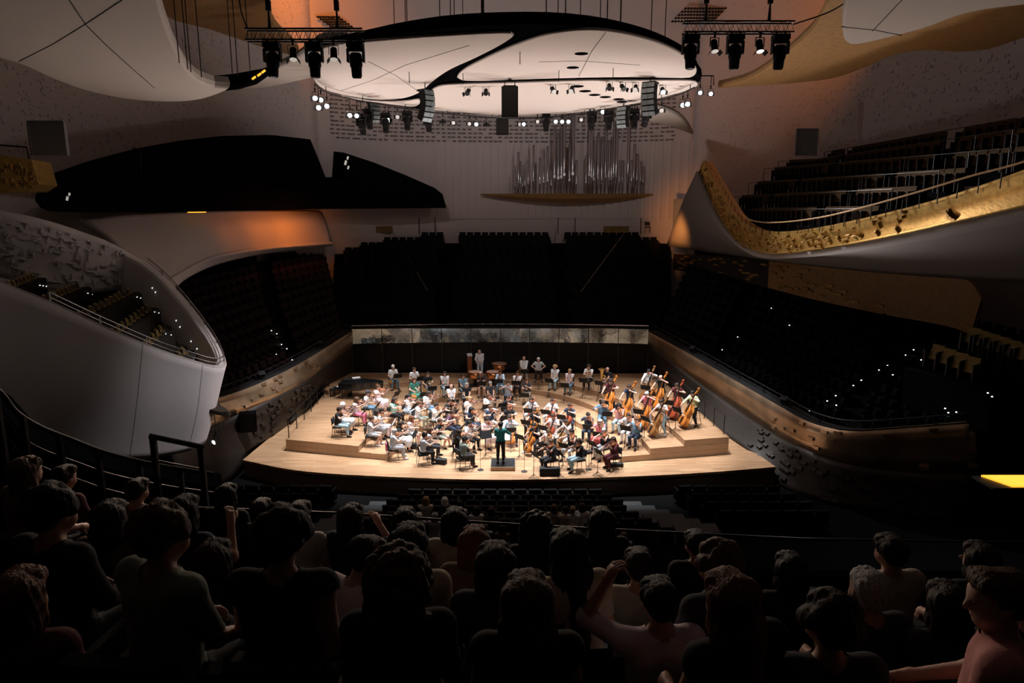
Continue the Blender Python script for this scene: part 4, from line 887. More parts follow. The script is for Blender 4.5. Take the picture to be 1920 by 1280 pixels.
def person(loc, rz, pose, label, group, top='white', bot='jeans', hair='short', hcol='dark', skin=0, sleeve=.62, leg=1.92, shoe='black', skirt=None, vox=.022, size=1.0, girth=1.0, hl=None, cat='person', cup=None, seed=0, neck_open=False):
    """pose: dict of pelvis, lean (forward), side, twist, head (pitch, yaw), wl, wr wrists, el, er elbow hints, al, ar ankles, kl, kr knee hints, curl"""
    g = girth; R0 = rotm(-pose.get('lean', 0), pose.get('side', 0), pose.get('twist', 0)); pv = V3(*pose['pelvis'])
    def T(x, y, z): return pv + R0 @ V3(x, y, z)
    P, REG = [], []
    def c(a, b, ra, rb, reg, k=.035): P.append((np.asarray(a, float), np.asarray(b, float), ra, rb, k)); REG.append(reg)
    c(pv + V3(-.075 * g, 0, 0), pv + V3(.075 * g, 0, 0), .108 * g, .108 * g, 'pelvis'); c(T(-.07 * g, 0, .02), T(-.055 * g, .0, .2), .098 * g, .092 * g, 'waist'); c(T(.07 * g, 0, .02), T(.055 * g, .0, .2), .098 * g, .092 * g, 'waist')
    c(T(-.055 * g, 0, .2), T(-.085, -.01, .40), .094 * g, .092 * g, 'chest'); c(T(.055 * g, 0, .2), T(.085, -.01, .40), .094 * g, .092 * g, 'chest'); c(T(0, .02 * g, .2), T(0, 0, .40), .10 * g, .10, 'chest')
    sw = pose.get('sw', .175); shl, shr = T(sw, -.01, .475), T(-sw, -.01, .475)     # the person faces +y, so the left arm is at +x ... mirrored below
    shl, shr = T(-sw, -.01, .475), T(sw, -.01, .475)
    c(shl, shr, .062, .062, 'chest', .05); c(T(0, -.01, .45), T(0, .0, .50), .085, .06, 'chest', .05)
    hp, hy = pose.get('head', (0, 0)); RH = R0 @ rotm(0, 0, hy) @ rotm(-hp, 0, 0); nb = T(0, -.005, .50)
    Rn = R0 @ rotm(0, 0, hy * .5) @ rotm(-hp * .6, 0, 0); hc = nb + Rn @ V3(0, .025, .175)
    c(nb, hc + RH @ V3(0, -.02, -.05), .056, .052, 'neck', .03)
    def H(x, y, z): return hc + RH @ V3(x, y, z)
    c(H(0, -.03, .035), H(0, .028, .04), .086, .08, 'head', .03); c(H(0, .035, -.03), H(0, .055, -.085), .06, .036, 'head', .04); c(H(-.035, .05, -.04), H(.035, .05, -.04), .045, .045, 'head', .03)
    c(H(0, .1, .015), H(0, .122, -.028), .012, .015, 'head', .018)
    for s in (-1, 1): c(H(s * .083, -.005, .015), H(s * .08, .0, -.025), .016, .011, 'head', .012)
    c(H(-.03, .088, .03), H(.03, .088, .03), .014, .014, 'head', .02)
    fing = []
    for sd, sh, wk, ek in ((-1, shl, 'wl', 'el'), (1, shr, 'wr', 'er')):
        w = V3(*pose[wk]); e, w = ik(sh, w, .285, .255, V3(*pose.get(ek, (sd * .5, -.1, .4))))
        c(sh, e, .054, .042, 'uarm', .045); c(e, w, .042, .028, 'farm', .03)
        d = (w - e) / np.linalg.norm(w - e); bend = pose.get('hb', (0, 0, 0)); d2 = d + V3(*bend) * 1.0; d2 = d2 / np.linalg.norm(d2)
        nrm = V3(*pose.get('pn' + wk[1], (-sd * .7, .2, -.6))); nrm = nrm - d2 * (nrm @ d2); nrm = nrm / max(np.linalg.norm(nrm), 1e-6); lat = np.cross(d2, nrm) * (-sd)
        for o in (-.022, 0, .022): c(w + d2 * .012, w + d2 * .085 + lat * o, .026, .018, 'hand', .02)
        hand_fingers(w, d2, nrm, lat, 1.0, pose.get('curl', .75), fing, sd)
    for sd, ak, kk in ((-1, 'al', 'kl'), (1, 'ar', 'kr')):
        hip = pv + V3(sd * .095 * g, 0, -.01); an = V3(*pose[ak]); kn, an = ik(hip, an, .43, .42, V3(*pose.get(kk, (sd * .14, .8, .7))))
        c(hip, kn, .088 * g, .060, 'thigh', .05); c(kn, kn * .6 + an * .4 + V3(0, -.02, 0), .057, .054, 'shin', .03); c(kn * .6 + an * .4 + V3(0, -.02, 0), an, .054, .040, 'shin2', .03)
        fd = V3(*pose.get('fd' + ak[1], (sd * .15, 1, 0))); fd = fd / np.linalg.norm(fd); c(an + V3(0, 0, -.02) - fd * .03, an + fd * .07 + V3(0, 0, -.045), .042, .036, 'foot', .03); c(an + fd * .07 + V3(0, 0, -.045), an + fd * .15 + V3(0, 0, -.055), .037, .028, 'foot', .03)
    P = [(p[0] * size, p[1] * size, p[2] * size, p[3] * size, p[4]) for p in P]
    G, lo = sdf_mesh(P, vox); pts, _, q = polygonize(G, lo, vox); vn = normals(pts, q)
    D = np.empty((len(pts), len(P)), np.float32); TT = np.empty_like(D)
    for i, p in enumerate(P):
        d = p[1] - p[0]; L = max(d @ d, 1e-9); t = np.clip((pts - p[0]) @ d / L, 0, 1); D[:, i] = np.linalg.norm(pts - p[0] - t[:, None] * d, axis=1) - (p[2] + (p[3] - p[2]) * t); TT[:, i] = t
    near = D.argmin(1); reg = np.array(REG)[near]; tt = TT[np.arange(len(pts)), near]
    sk = SKIN[skin]; root = empty('person', loc, rz, label, cat, group); root.scale = (HS, HS, HS)
    fp, ff, fm = [pts], [tuple(r) for r in q], [0] * len(q); off = len(pts)
    mb = MB()
    for pl, rs in fing: mb.tube([tuple(x * size) for x in pl], [r * size for r in rs], 6)
    m0 = len(mb.f)
    for s in (-1, 1):
        e = H(s * .032, .098, .008) * size; mb.add([e + RH @ V3(*o) * size for o in ((.013, 0, 0), (-.013, 0, 0), (0, .012, 0), (0, 0, .009), (0, 0, -.009))], [(0, 2, 3), (2, 1, 3), (1, 2, 4), (2, 0, 4)], 1)
    e = H(0, .098, -.058) * size; mb.add([e + RH @ V3(*o) * size for o in ((.024, -.006, 0), (-.024, -.006, 0), (0, .008, 0), (0, 0, .008), (0, 0, -.008))], [(0, 2, 3), (2, 1, 3), (1, 2, 4), (2, 0, 4)], 2)
    fp.append(np.array([tuple(v) for v in mb.v])); ff += [tuple(i + off for i in f) for f in mb.f]; fm += mb.m
    link('body', mesh_np('body', np.vstack(fp), ff, [sk, EYE_M, LIP_M], fm), root)
    def shell(name, keep, off, m):
        k = keep[q].all(1); qq = q[k]
        if not len(qq): return
        u, inv = np.unique(qq, return_inverse=True); pp = pts[u] + vn[u] * off
        link(name, mesh_np(name, pp, inv.reshape(-1, 4), [m]), root)
    arm_t = np.where(reg == 'uarm', tt, np.where(reg == 'farm', 1 + tt, np.where(reg == 'hand', 3, 0)))
    torso = np.isin(reg, ['chest', 'waist']); topk = torso | ((arm_t > 0) & (arm_t < sleeve)) | ((reg == 'uarm') & (sleeve > 0) & (tt <= 0))
    if top: shell('dress_bodice' if skirt == 'dress' else 'shirt', topk | (reg == 'pelvis') & (tt >= 0) & (pts[:, 2] > pv[2] * size + .03), .013 * size, cloth(col(top)))
    leg_t = np.where(reg == 'thigh', tt, np.where(reg == 'shin', 1 + tt * .4, np.where(reg == 'shin2', 1.4 + tt * .6, 9)))
    if skirt:
        SP = [(p[0], p[1], p[2] + .03, p[3] + .05, .13) for p, r in zip(P, REG) if r in ('pelvis', 'thigh')]
        a, b = [p for p, r in zip(P, REG) if r == 'thigh']; SP.append((a[1], b[1], .09, .09, .1))
        if skirt != 'short':
            sh_ = [p for p, r in zip(P, REG) if r == 'shin']; SP += [(p[0], p[1] + V3(0, -.02, 0), .08, .10, .13) for p in sh_]; SP.append((sh_[0][1], sh_[1][1], .1, .1, .12))
        G, l2 = sdf_mesh(SP, .032, .1); sp, _, sq = polygonize(G, l2, .032); link('skirt', mesh_np('skirt', sp, sq, [cloth(col(bot))]), root)
    elif bot: shell('trousers' if leg > 1.3 else 'shorts', ((reg == 'pelvis') | (leg_t < leg)), .011 * size, cloth(col(bot)))
    nl = len(REG) - 10; foot = (reg == 'foot') | ((reg == 'shin2') & (tt > .93))
    shell('shoe', foot & (near < nl + 5), .008 * size, cloth(col(shoe))); shell('shoe', foot & (near >= nl + 5), .008 * size, cloth(col(shoe)))
    if hair != 'bald':
        ho = link('hair' if hair != 'cap' else 'cap', hair_mesh(hair), root); ho.matrix_local = Matrix.Translation(Vector(hc * size)) @ Matrix(RH.tolist()).to_4x4() @ Matrix.Scale(size * (1.0), 4)
        ho.material_slots[0].link = 'OBJECT'; ho.material_slots[0].material = HAIRM[hcol] if hcol in HAIRM else cloth(col(hcol))
    root['_h'] = 0; del root['_h']
    return root, dict(hc=hc * size, RH=RH, P=P, R0=R0)

def sit(**k):
    d = dict(pelvis=(0, 0, .555), lean=.02, head=(.15, 0), wl=(-.14, .34, .62), wr=(.14, .34, .62), el=(-.4, -.1, .4), er=(.4, -.1, .4), al=(-.13, .44, .09), ar=(.13, .44, .09), kl=(-.15, .9, 1.0), kr=(.15, .9, 1.0)); d.update(k); return d
def stand(**k):
    d = dict(pelvis=(0, 0, .93), lean=.03, head=(.1, 0), wl=(-.26, .12, .85), wr=(.26, .12, .85), el=(-.5, -.3, 1.0), er=(.5, -.3, 1.0), al=(-.11, .0, .09), ar=(.11, .0, .09), kl=(-.12, .5, .5), kr=(.12, .5, .5)); d.update(k); return d
POSES = dict(
    violin=lambda r: sit(lean=.05 + r.uniform(-.05, .06), side=0, head=(.28, .5), wl=(-.28 + r.uniform(-.03, .03), .44, 1.06 + r.uniform(-.05, .03)), el=(-.35, .3, .6), wr=(.22 + r.uniform(-.05, .1), .40 + r.uniform(-.05, .05), .98 + r.uniform(-.14, .08)), er=(.65, .1, .75), al=(-.17 + r.uniform(-.04, .02), .40 + r.uniform(-.05, .1), .09), ar=(.15 + r.uniform(-.03, .06), .36 + r.uniform(-.12, .12), .09), pnl=(.3, -.5, .7), pnr=(-.3, -.3, -.8)),
    cello=lambda r: sit(lean=.04, head=(.25, -.1 + r.uniform(-.2, .2)), wl=(-.12, .22, 1.10 + r.uniform(-.22, .05)), el=(-.6, .2, .9), wr=(.42 + r.uniform(-.12, .12), .42 + r.uniform(-.05, .05), .70 + r.uniform(-.04, .06)), er=(.7, .0, .9), al=(-.30, .42, .09), ar=(.30, .40, .09), kl=(-.6, .9, .9), kr=(.6, .9, .9), pnl=(.6, -.6, 0), pnr=(-.2, -.3, -.8)),
    bass=lambda r: stand(pelvis=(0, 0, .88), lean=.14, head=(.3, -.1), wl=(-.18, .26, 1.42 + r.uniform(-.2, .1)), el=(-.7, .1, 1.2), wr=(.32, .48, .98), er=(.7, .2, 1.2), al=(-.2, .0, .09), ar=(.2, .06, .09), kl=(-.25, .6, .5), kr=(.25, .6, .5), pnl=(.5, -.6, 0)),
    wind=lambda r: sit(lean=.02, head=(.22, 0), wl=(-.05, .33, .98), wr=(.05, .35, .86), el=(-.45, .05, .7), er=(.45, .05, .65), pnl=(.7, -.5, 0), pnr=(-.7, -.5, 0), al=(-.14, .38 + r.uniform(-.06, .06), .09), ar=(.15, .38 + r.uniform(-.06, .06), .09)),
    flute=lambda r: sit(lean=.02, head=(.15, .35), wl=(.02, .26, 1.06), wr=(.30, .22, 1.04), el=(-.4, .3, .75), er=(.65, .1, .8)),
    horn=lambda r: sit(lean=.0, head=(.15, 0), wl=(-.06, .34, .80), wr=(.16, .26, .70), el=(-.45, .05, .6), er=(.45, .0, .6), al=(-.17, .42, .09), ar=(.2, .40, .09)),
    rest=lambda r: sit(lean=-.03, head=(.12, r.uniform(-.2, .2)), wl=(-.08, .36, .67), wr=(.08, .34, .68), al=(-.16, .42 + r.uniform(-.08, .08), .09), ar=(.15, .42 + r.uniform(-.08, .08), .09)),
    akimbo=lambda r: sit(lean=.06, head=(.1, 0), wl=(-.19, .12, .70), wr=(.19, .12, .70), el=(-.8, -.1, .85), er=(.8, -.1, .85), al=(-.18, .42, .09), ar=(.18, .42, .09)),
)
# ---------------------------------------------------------------- instruments and stage furniture
M['violin'] = mat('violin_varnish', (0.42, 0.13, 0.035), 0.3, var=0.25, scale=12)
M['violin_dark'] = mat('violin_dark_varnish', (0.22, 0.06, 0.02), 0.3, var=0.25, scale=12)
M['cello_orange'] = mat('cello_orange_varnish', (0.42, 0.135, 0.022), 0.3, var=0.2, scale=5)
M['cello_red'] = mat('cello_red_varnish', (0.28, 0.05, 0.02), 0.3, var=0.2, scale=5)
M['cello_brown'] = mat('cello_brown_varnish', (0.24, 0.10, 0.03), 0.3, var=0.25, scale=5)
M['ebony'] = mat('ebony', (0.012, 0.011, 0.010), 0.35)
M['maple'] = mat('bow_wood', (0.22, 0.09, 0.04), 0.4)
M['horsehair'] = mat('horsehair', (0.7, 0.67, 0.6), 0.7)
M['brass'] = mat('brass', (0.66, 0.44, 0.16), 0.25, 0.95)
M['silver'] = mat('silver', (0.72, 0.72, 0.74), 0.2, 0.95)
M['copper'] = mat('copper', (0.72, 0.28, 0.10), 0.25, 0.9)
M['drumskin'] = mat('drum_skin', (0.30, 0.17, 0.12), 0.6)
M['paper'] = mat('sheet_paper', (0.75, 0.75, 0.74), 0.8)
M['piano'] = mat('piano_lacquer', (0.008, 0.008, 0.009), 0.15)
M['case'] = mat('case_cloth', (0.012, 0.012, 0.013), 0.8, var=0.3)
VOUT = [(0, 0), (0.004, .45), (.04, .80), (.14, 1.0), (.27, .96), (.38, .70), (.45, .57), (.52, .57), (.58, .68), (.68, .80), (.80, .81), (.92, .64), (.985, .30), (1.0, 0)]
BOUT = [(0, 0), (0.004, .45), (.04, .82), (.14, 1.0), (.27, .97), (.38, .74), (.45, .62), (.52, .60), (.58, .68), (.68, .74), (.79, .62), (.90, .34), (.98, .17), (1.0, 0)]
def fiddle_parts(kind, body_mat):
    key = (kind, body_mat)
    if key in _proto: return _proto[key]
    L, W, t, neck, drop = dict(violin=(.36, .105, .036, .235, .0), viola=(.42, .125, .042, .26, .0), cello=(.74, .22, .125, .36, .20), bass=(1.08, .34, .20, .50, .12))[kind]
    out = BOUT if kind == 'bass' else VOUT; right = crom([(w * W, y * L, 0) for y, w in out], 26); pts = [tuple(p[:2]) for p in right] + [(-p[0], p[1]) for p in right[-2:0:-1]]
    n = len(pts); b = MB(); vs, fs = [], []; rows = [(.86, -t / 2 - t * .22), (1.0, -t / 2), (.965, -t / 2 + .002), (.965, t / 2 - .002), (1.0, t / 2), (.86, t / 2 + t * .16), (.45, t / 2 + t * .30)]
    if t > .08: rows = [(.5, -t * .62), (.9, -t * .56), (1.0, -t / 2), (.97, -t / 2 + .005), (.97, t / 2 - .005), (1.0, t / 2), (.88, t / 2 + t * .07), (.45, t / 2 + t * .13)]
    for s, z in rows: vs += [(x * s, L / 2 + (y - L / 2) * (s if s > .9 else s * 1.02), z) for x, y in pts]
    for r in range(len(rows) - 1):
        for i in range(n): fs.append((r * n + i, r * n + (i + 1) % n, (r + 1) * n + (i + 1) % n, (r + 1) * n + i))
    fs += [tuple(reversed(range(n))), tuple(range((len(rows) - 1) * n, len(rows) * n))]; b.add(vs, fs)
    zt = t / 2 + t * .3 if t < .08 else t / 2 + t * .13; fb0 = L * .62; u = L / .36
    f = MB(); f.add([(x, y, z) for y, w, z0, z1 in ((fb0, .020 * u ** .8, zt + .008 * u, zt + .015 * u), (L + neck, .012 * u ** .8, zt + .0, zt + .008 * u)) for x, z in ((-w, z0), (w, z0), (w, z1), (-w, z1))], [(0, 1, 5, 4), (1, 2, 6, 5), (2, 3, 7, 6), (3, 0, 4, 7), (3, 2, 1, 0), (4, 5, 6, 7)])
    nk = MB(); nk.tube([(0, L - .03 * u, zt - .01 * u), (0, L + .02 * u, zt - .006 * u), (0, L + neck, zt - .004 * u)], [.016 * u, .012 * u, .010 * u], 8)
    sc = MB(); sc.box((0, L + neck + .035 * u, zt - .012 * u), (.022 * u, .08 * u, .022 * u), (-.25, 0, 0)); sc.lathe([(.016 * u, -.016 * u), (.021 * u, 0), (.016 * u, .016 * u)], 10, (0, L + neck + .085 * u, zt - .014 * u), Euler((0, PI / 2, 0)).to_matrix())
    br = MB(); br.box((0, L * .43, zt + .016 * u), (.04 * u, .004 * u, .034 * u))
    tp = MB(); tp.add([(x, y, z) for y, w in ((L * .06, .010 * u), (L * .34, .022 * u)) for x, z in ((-w, zt + .006 * u), (w, zt + .006 * u), (w, zt + .014 * u), (-w, zt + .014 * u))], [(0, 1, 5, 4), (1, 2, 6, 5), (2, 3, 7, 6), (3, 0, 4, 7), (3, 2, 1, 0), (4, 5, 6, 7)])
    res = [('body', b.mesh('body', M[body_mat], True)), ('fingerboard', f.mesh('fingerboard', M['ebony'])), ('neck', nk.mesh('neck', M[body_mat], True)), ('scroll', sc.mesh('scroll', M[body_mat])), ('bridge', br.mesh('bridge', M['horsehair'])), ('tailpiece', tp.mesh('tailpiece', M['ebony']))]
    for s in (-1, 1):
        fh = MB(); fh.tube([(s * W * .36, L * .33, zt * .93), (s * W * .46, L * .36, zt * .9), (s * W * .36, L * .45, zt * .94), (s * W * .27, L * .53, zt * .97), (s * W * .36, L * .56, zt * .94)], .004 * u, 5); res.append(('f_hole', fh.mesh('f_hole', M['ebony'])))
    if drop: e = MB(); e.tube([(0, 0, 0), (0, -drop, 0)], .007, 6); res.append(('endpin', e.mesh('endpin', M['chrome'])))
    else: e = MB(); e.lathe([(.022, 0), (.028, .006), (.02, .012)], 10, (-.035, .035, zt)); res.append(('chin_rest', e.mesh('chin_rest', M['ebony'])))
    _proto[key] = res; return res
def basis(y, z):                        # matrix with its y axis along y and z axis near z
    y = Vector(y).normalized(); x = y.cross(Vector(z)).normalized(); z = x.cross(y); return Matrix((x, y, z)).transposed().to_4x4()
def inst(name, parts, W, label, cat, group):
    t = empty(name, label=label, cat=cat, group=group); t.matrix_world = W
    for nm, me in parts: link(nm, me, t)
    return t
def bow_parts(L):
    k = ('bow', L)
    if k not in _proto:
        s = MB(); s.tube([(0, 0, .012), (0, L * .5, .004), (0, L, .014)], [.005, .005, .0035], 5); h = MB(); h.box((0, L * .5, -.008), (.010, L * .96, .003)); f = MB(); f.box((0, .03, .0), (.014, .05, .022))
        _proto[k] = [('stick', s.mesh('stick', M['maple'])), ('hair_ribbon', h.mesh('hair_ribbon', M['horsehair'])), ('frog', f.mesh('frog', M['ebony']))]
    return _proto[k]
def wind_parts(kind):
    k = ('wind', kind)
    if k in _proto: return _proto[k]
    r = []
    def a(nm, mb, m, sm=True): r.append((nm, mb.mesh(nm, M[m], sm)))
    if kind in ('clarinet', 'oboe'):
        L = .62; b = MB(); b.lathe([(.009, 0), (.012, .05), (.013, L * .85), (.016, L * .93), (.034, L)], 10); a('tube', b, 'ebony'); m = MB(); m.tube([(0, 0, .0), (0, 0, -.06)], [.009, .005], 6); a('mouthpiece', m, 'ebony'); q = MB(); q.tube([(0, .016, .12), (0, .016, .5)], .004, 5); a('keywork', q, 'silver')
    elif kind == 'bassoon':
        b = MB(); b.lathe([(.03, -.45), (.03, .55), (.024, .9), (.03, .92)], 10); a('tube', b, 'violin_dark'); m = MB(); m.tube([(0, 0, .3), (0, -.1, .42), (0, -.2, .38)], .006, 6); a('bocal', m, 'silver')
    elif kind == 'flute':
        b = MB(); b.tube([(0, 0, -.06), (0, 0, .62)], .010, 10); a('tube', b, 'silver'); m = MB(); m.box((0, .012, .0), (.024, .01, .03)); a('lip_plate', m, 'silver'); q = MB(); q.tube([(0, .013, .2), (0, .013, .55)], .005, 5); a('keywork', q, 'silver')
    elif kind == 'horn':
        b = MB(); R = .15; b.tube([(R * math.cos(t), 0, R * math.sin(t)) for t in np.linspace(0, 4 * PI * .98, 50)], [.009 + .006 * i / 50 for i in range(50)], 7); a('coil', b, 'brass')
        m = MB(); m.lathe([(.015, 0), (.02, .1), (.04, .18), (.09, .24), (.155, .27), (.15, .272)], 18, (.13, .02, -.1), Euler((0, PI * .75, .4)).to_matrix()); a('bell', m, 'brass'); q = MB(); q.tube([(-.15, 0, 0), (-.2, -.1, .15), (-.1, -.24, .26)], [.008, .006, .004], 6); a('leadpipe', q, 'brass'); v = MB(); v.lathe([(.022, -.04), (.022, .04)], 10, (0, .0, .03)); v.lathe([(.022, -.04), (.022, .04)], 10, (-.05, 0, .03)); v.lathe([(.022, -.04), (.022, .04)], 10, (.05, 0, .03)); a('valves', v, 'silver')
    elif kind == 'trumpet':
        b = MB(); b.tube([(0, 0, 0), (0, 0, .4)], .006, 7); b.tube([(0, -.05, .05), (0, -.08, .1), (0, -.08, .32), (0, -.05, .36), (0, 0, .34)], .006, 7); a('tubing', b, 'brass'); m = MB(); m.lathe([(.007, 0), (.012, .06), (.03, .11), (.06, .135)], 14, (0, 0, .38)); a('bell', m, 'brass'); v = MB(); v.box((0, -.04, .2), (.025, .1, .08)); a('valves', v, 'silver')
    elif kind == 'trombone':
        b = MB(); b.tube([(-.06, 0, .5), (-.06, 0, -.3), (-.03, 0, -.35), (0, 0, -.3), (0, 0, .55)], .008, 7); a('slide', b, 'brass'); b = MB(); b.tube([(0, 0, .5), (.03, 0, .62), (.08, 0, .62), (.1, 0, .5), (.1, 0, .2)], .010, 7); a('tuning_bow', b, 'brass'); m = MB(); m.lathe([(.012, 0), (.02, .1), (.045, .2), (.10, .26)], 16, (.1, 0, .22), Euler((PI, 0, 0)).to_matrix()); a('bell', m, 'brass')
    elif kind == 'tuba':
        b = MB(); b.tube([(.16 * math.cos(t), .0, .24 * math.sin(t)) for t in np.linspace(0, 2 * PI, 28)], .035, 8); b.tube([(.11 * math.cos(t), .05, .18 * math.sin(t)) for t in np.linspace(0, 2 * PI, 28)], .02, 8); a('coil', b, 'brass'); m = MB(); m.lathe([(.05, -.2), (.06, .1), (.085, .35), (.14, .5), (.22, .58), (.215, .585)], 18, (-.12, 0, .0)); a('bell', m, 'brass'); v = MB(); v.box((.03, .06, .02), (.14, .05, .16)); a('valve_block', v, 'silver', False)
    _proto[k] = r; return r
def chair_parts():
    if 'chair' in _proto: return _proto['chair']
    r = []; s = MB(); s.box((0, 0, .445), (.42, .42, .05)); s.box((0, 0, .475), (.39, .39, .03)); r.append(('seat', s.mesh('seat', M['case'])))
    b = MB(); b.box((0, -.215, .74), (.40, .045, .26), (.14, 0, 0)); b.box((0, -.19, .74), (.36, .02, .22), (.14, 0, 0)); r.append(('backrest', b.mesh('backrest', M['case'])))
    for sx in (-1, 1):
        m = MB(); m.tube([(sx * .19, .19, .43), (sx * .205, .22, 0)], .012, 6); r.append(('leg', m.mesh('leg', M['iron'])))
        m = MB(); m.tube([(sx * .19, -.235, .66), (sx * .19, -.19, .43), (sx * .205, -.25, 0)], .012, 6); r.append(('leg', m.mesh('leg', M['iron'])))
    _proto['chair'] = r; return r
def stool_parts():
    if 'stool' in _proto: return _proto['stool']
    r = []; s = MB(); s.lathe([(.16, .70), (.17, .72), (.17, .75), (.15, .76)], 14); r.append(('seat', s.mesh('seat', M['case'])))
    for k in range(4):
        a = PI / 4 + k * PI / 2; m = MB(); m.tube([(.1 * math.cos(a), .1 * math.sin(a), .70), (.24 * math.cos(a), .24 * math.sin(a), 0)], .013, 6); r.append(('leg', m.mesh('leg', M['iron'])))
    m = MB(); m.tube([(.19 * math.cos(t), .19 * math.sin(t), .25) for t in np.linspace(0, 2 * PI, 17)], .009, 5); r.append(('foot_ring', m.mesh('foot_ring', M['iron']))); _proto['stool'] = r; return r
def stand_parts(paper):
    k = ('stand', paper)
    if k in _proto: return _proto[k]
    r = []; d = MB(); R = Euler((-.55, 0, 0)).to_matrix(); d.box((0, 0, 1.03), (.52, .012, .35), R); d.box(Vector((0, 0, 1.03)) + R @ Vector((0, -.03, -.175)), (.52, .06, .012), R); r.append(('desk', d.mesh('desk', M['black'])))
    if paper: p = MB(); p.box(Vector((0, 0, 1.03)) + R @ Vector((0, -.012, .0)), (.44, .006, .30), R); r.append(('score', p.mesh('score', M['paper'])))
    m = MB(); m.tube([(0, .03, .04), (0, .03, 1.0)], [.016, .011], 7); r.append(('post', m.mesh('post', M['iron'])))
    for j in range(3):
        a = PI / 2 + j * 2 * PI / 3; m = MB(); m.tube([(0, .03, .16), (.12 * math.cos(a), .03 + .12 * math.sin(a), .06), (.26 * math.cos(a), .03 + .26 * math.sin(a), .012)], .011, 6); r.append(('foot', m.mesh('foot', M['iron'])))
    _proto[k] = r; return r
def thing(name, parts, loc, rz, label, cat, group=None, s=None):
    t = empty(name, loc, rz, label, cat, group); s = s or HS; t.scale = (s, s, s)
    for nm, me in parts: link(nm, me, t)
    return t

